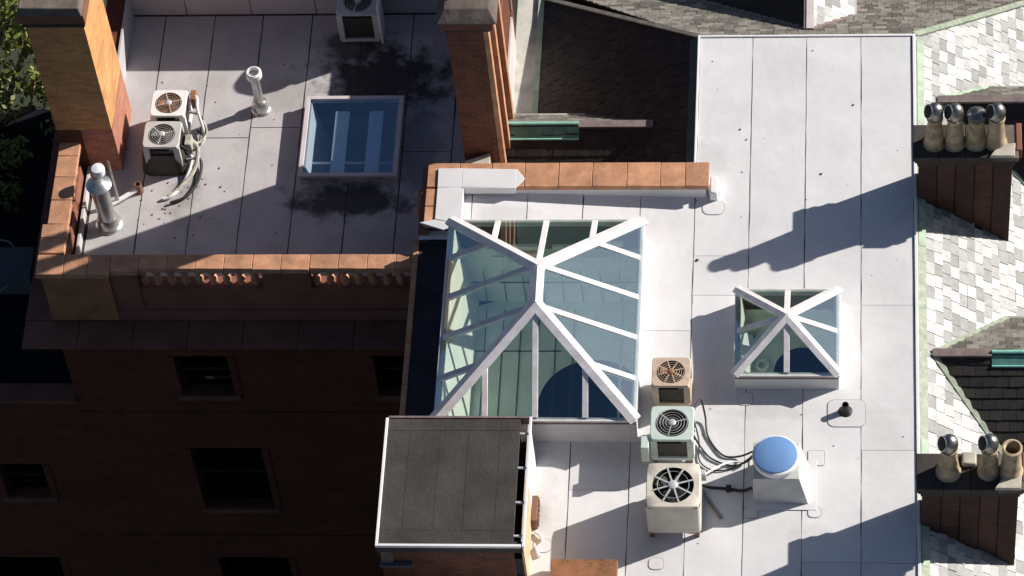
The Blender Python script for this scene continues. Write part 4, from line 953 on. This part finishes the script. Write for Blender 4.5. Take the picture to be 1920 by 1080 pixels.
# ================================================================== SMALL THINGS ON THE WHITE ROOF
t = thing('rusty_cover', (-3.42, -5.5, 0), 'rust red metal cover at the bottom edge of the white roof', 'metal cover')
MB().box(-4.0, -2.85, -6.2, -4.97, .12, .26).build('lid', 'rust', t, bevel=.01)
MB().box(-3.94, -2.91, -6.14, -5.03, 0, .119).build('curb', 'white', t)
t = thing('louver_box', (-4.36, -3.9, 0), 'small brown box against the pale side wall of the roof box', 'vent box')
MB().box(-4.395, -4.29, -4.22, -3.70, .01, .30).build('housing', 'louver', t, bevel=.01)
for i in range(5): MB().box(-4.289, -4.27, -4.18 + i * .1, -4.12 + i * .1, .03, .28).build('slat', 'louver', t)
t = thing('white_hose', (-4.2, -4.5, 0), 'crooked white pipe on the roof below the small brown box', 'pipe')
MB().tube([(-4.33, -4.3, .05), (-4.25, -4.36, .06), (-4.18, -4.5, .05), (-4.30, -4.62, .04), (-4.24, -4.8, .04)], .03, 8).build('hose', 'whitepaint', t, smooth=True)
def smooth_path(P, n=6):
    P = [Vector(p) for p in P]; out = []
    for i in range(len(P) - 1):
        p0, p1, p2, p3 = P[max(i - 1, 0)], P[i], P[i + 1], P[min(i + 2, len(P) - 1)]
        for k in range(n):
            t = k / n; out.append(.5 * ((2 * p1) + (-p0 + p2) * t + (2 * p0 - 5 * p1 + 4 * p2 - p3) * t * t + (-p0 + 3 * p1 - 3 * p2 + p3) * t ** 3))
    out.append(P[-1]); return out
cables = [([(-1.62, -2.1, .5), (-1.5, -1.78, .45), (-1.42, -1.9, .1), (-1.36, -2.3, .03), (-1.1, -2.68, .03), (-.8, -2.72, .05), (-.54, -2.7, .2)], .018, 'black cable looping from the pale green condenser to the blue topped vent, the outermost loop'),
          ([(-1.60, -2.45, .3), (-1.5, -2.5, .05), (-1.3, -2.75, .03), (-.95, -2.9, .03), (-.70, -2.85, .05), (-.54, -2.82, .22)], .017, 'black cable running straight from the pale green condenser to the blue topped vent'),
          ([(-1.60, -2.2, .4), (-1.52, -2.4, .06), (-1.5, -2.8, .03), (-1.25, -3.0, .03), (-.9, -2.95, .03), (-.65, -2.78, .05), (-.54, -2.76, .2)], .013, 'thin black cable sagging lowest between the pale green condenser and the vent'),
          ([(-1.42, -3.45, .25), (-1.3, -3.36, .04), (-1.0, -3.38, .03), (-.75, -3.42, .03), (-.56, -3.4, .1)], .028, 'thick black pipe from the beige condenser to the flared vent base'),
          ([(-1.42, -3.5, .2), (-1.34, -3.6, .04), (-1.2, -3.82, .03), (-1.1, -3.98, .03)], .035, 'short loose dark pipe end beside the beige condenser')]
for P, r, lab in cables: tag(MB().tube(smooth_path(P), r, 8).build('cable', 'cable' if 'loose' not in lab else 'fan', smooth=True), lab, 'cable')
tag(MB().box(-1.02, -.93, -3.44, -3.33, .0, .09).build('pipe_clamp', 'cable', bevel=.01), 'small black clamp block on the thick pipe', 'clamp')
tag(MB().box(-1.52, -1.36, -3.38, -3.28, .28, .50).build('junction_box', 'greyen', bevel=.01), 'small pale box on the side of the beige condenser', 'junction box')
tag(MB().tube(smooth_path([(-1.40, -3.3, .35), (-1.15, -3.02, .2), (-.95, -2.86, .08), (-.75, -2.84, .06)]), .018, 6).build('cable', 'whitepaint', smooth=True), 'thin white cable crossing to the blue topped vent', 'cable')
tag(MB().box(-2.50, -2.36, -3.0, -2.75, .3, .75).build('junction_box', 'mint', bevel=.01), 'pale box on the left side of the green condenser', 'junction box')
# refrigerant lines on the terrace pair
for k, (P, r, m_) in enumerate([
        ([(-11.6, 5.9, -.5), (-11.45, 5.8, -.5), (-11.4, 5.5, -.55), (-11.3, 5.2, -1.0), (-11.5, 5.0, -1.1)], .03, 'whitepaint'),
        ([(-11.6, 5.6, -.7), (-11.38, 5.5, -.7), (-11.25, 5.25, -.9), (-11.4, 5.0, -.9), (-11.6, 5.05, -.8)], .026, 'copperpipe'),
        ([(-11.62, 5.0, -.7), (-11.4, 4.9, -.9), (-11.45, 4.5, -1.1), (-11.7, 4.1, -1.15), (-11.9, 3.9, -1.15)], .045, 'copperpipe'),
        ([(-11.62, 4.8, -.8), (-11.5, 4.7, -1.0), (-11.6, 4.3, -1.14), (-11.8, 3.95, -1.15), (-12.0, 3.85, -1.16)], .035, 'whitepaint'),
        ([(-11.60, 4.6, -.9), (-11.35, 4.75, -1.1), (-11.35, 4.3, -1.15), (-11.55, 3.9, -1.15), (-11.85, 3.75, -1.15)], .03, 'cable'),
        ([(-11.65, 4.7, -.6), (-11.5, 4.75, -.8), (-11.42, 4.95, -1.0), (-11.35, 5.3, -1.1), (-11.5, 5.5, -1.15)], .022, 'cable')]):
    tag(MB().tube(smooth_path(P), r, 8).build('refrigerant_line', m_, smooth=True), ['white pipe looping from the far terrace condenser', 'beige pipe curled between the two terrace condensers', 'thick beige pipe trailing down from the near terrace condenser',
        'white pipe trailing beside the near terrace condenser', 'black cable trailing farthest from the near terrace condenser', 'thin black wire rising between the two terrace condensers'][k], 'pipe')
tag(MB().box(-11.56, -11.46, 5.72, 5.95, -.75, -.45).build('isolator_box', 'fanrust', bevel=.01), 'small rusty box on the side of the far terrace condenser', 'junction box')
tag(MB().box(-11.60, -11.47, 4.75, 5.0, -.95, -.62).build('isolator_box', 'copperpipe', bevel=.01), 'small beige box on the side of the near terrace condenser', 'junction box')
def pebble(x, y, z, r):
    import bmesh
    mb = MB(); mb.lathe((x, y, z), [(r * .6, 0), (r, r * .4), (r * .7, r * .8), (r * .1, r)], 7)
    for v in mb.v: v.x += random.uniform(-1, 1) * r * .25; v.y += random.uniform(-1, 1) * r * .25
    return mb
for (x, y, r, lab) in ((-.92, 4.57, .035, 'dark pebble on the upper white roof, left of its neighbour'), (-.80, 4.33, .03, 'dark pebble on the upper white roof, the lower of two close together'), (.60, 3.52, .04, 'dark pebble on the white roof above the chimney shadow'),
                  (1.19, 5.14, .035, 'dark pebble on the white roof nearest the upper right corner'), (-1.65, 1.56, .05, 'rust brown lump on the white roof right of the large skylight')):
    tag(pebble(x, y, .0, r * .6).build('pebble', 'debris'), lab, 'pebble')
b = MB()
for k in range(70):
    x, y = random.uniform(-13.1, -9.6), random.uniform(2.6, 7.3)
    if random.random() < .6: x, y = random.gauss(-11.6, .35), random.gauss(4.1, .5)
    q = pebble(x, y, TZ, random.uniform(.008, .022)); b.add(q.v, q.f)
for k in range(26):
    x, y = random.uniform(-2.6, 2.2), random.uniform(-5, 6.5)
    if -1.0 < x < 1.0 and -1.4 < y < .7: continue
    q = pebble(x, y, .003, random.uniform(.006, .014)); b.add(q.v, q.f)
tag(b.build('grit', 'debris'), 'loose grit and crumbs scattered on the roofs', 'grit', kind='stuff')

# ---- grey slab with hoops on the annex
t = thing('hooped_tank', (-15.9, 4.5, -4.05), 'flat slate grey box with thin hoops at both ends, low at the left edge', 'tank')
MB().box(-16.9, -15.0, 3.62, 4.42, -4.03, -3.5).build('body', 'slab', t, bevel=.02)
for y, s in ((4.43, 1), (3.61, -1)):
    MB().tube([(-15.75 + .30 * math.cos(a * PI / 12), y + s * .22 * math.sin(a * PI / 12), -3.6) for a in range(13)], .018, 6).build('hoop', 'slabhoop', t, smooth=True)

# ================================================================== TREE
t = thing('broadleaf_tree', (-17.2, 8.8, -16), 'leafy green tree, partly sunlit, left of the tall buff chimney', 'tree')
b = MB(); b.lathe((-17.2, 8.8, -16), [(.35, 0), (.28, 3), (.22, 7), (.14, 11)], 12)
b.build('trunk', 'bark', t, smooth=True)
b = MB()
for k in range(9):
    a = k * 2.4; z0 = -9 + k * .5; e = Vector((-17.2 + 2.2 * math.cos(a), 8.8 + 2.4 * math.sin(a), z0 + 3.5))
    b.tube([(-17.2, 8.8, z0), (Vector((-17.2, 8.8, z0)) + e) / 2 + Vector((0, 0, .5)), e], .07, 6)
b.build('limbs', 'bark', t, smooth=True)
random.seed(3); b = MB(); cl = []
for k in range(120):
    while True:
        p = Vector((random.uniform(-1, 1), random.uniform(-1, 1), random.uniform(-1, 1)))
        if .35 < p.length < 1: break
    cl.append((Vector((-17.5 + p.x * 2.9, 9.0 + p.y * 4.2, -3.6 + p.z * 3.6)), random.uniform(.35, .75)))
for c, rr in cl:
    for q in range(150):
        d = Vector((random.gauss(0, 1), random.gauss(0, 1), random.gauss(0, 1))).normalized() * rr * random.uniform(.5, 1) ; p = c + d
        if p.x > -14.55: continue
        s = random.uniform(.05, .10); n_ = (d.normalized() + Vector((random.uniform(-.8, .8), random.uniform(-.8, .8), random.uniform(-.2, 1)))).normalized()
        a = n_.orthogonal().normalized(); c2 = n_.cross(a); an = random.uniform(0, 6.28); a, c2 = a * math.cos(an) + c2 * math.sin(an), c2 * math.cos(an) - a * math.sin(an)
        b.add([p - a * s, p + c2 * s * .55, p + a * s, p - c2 * s * .55], [(0, 1, 2, 3)])
me = bpy.data.meshes.new('crown'); me.from_pydata([v - t.location for v in b.v], [], b.f); me.materials.append(M['leaf'])
o = bpy.data.objects.new('crown', me); S.collection.objects.link(o); o.parent = t; o['kind'] = 'stuff'
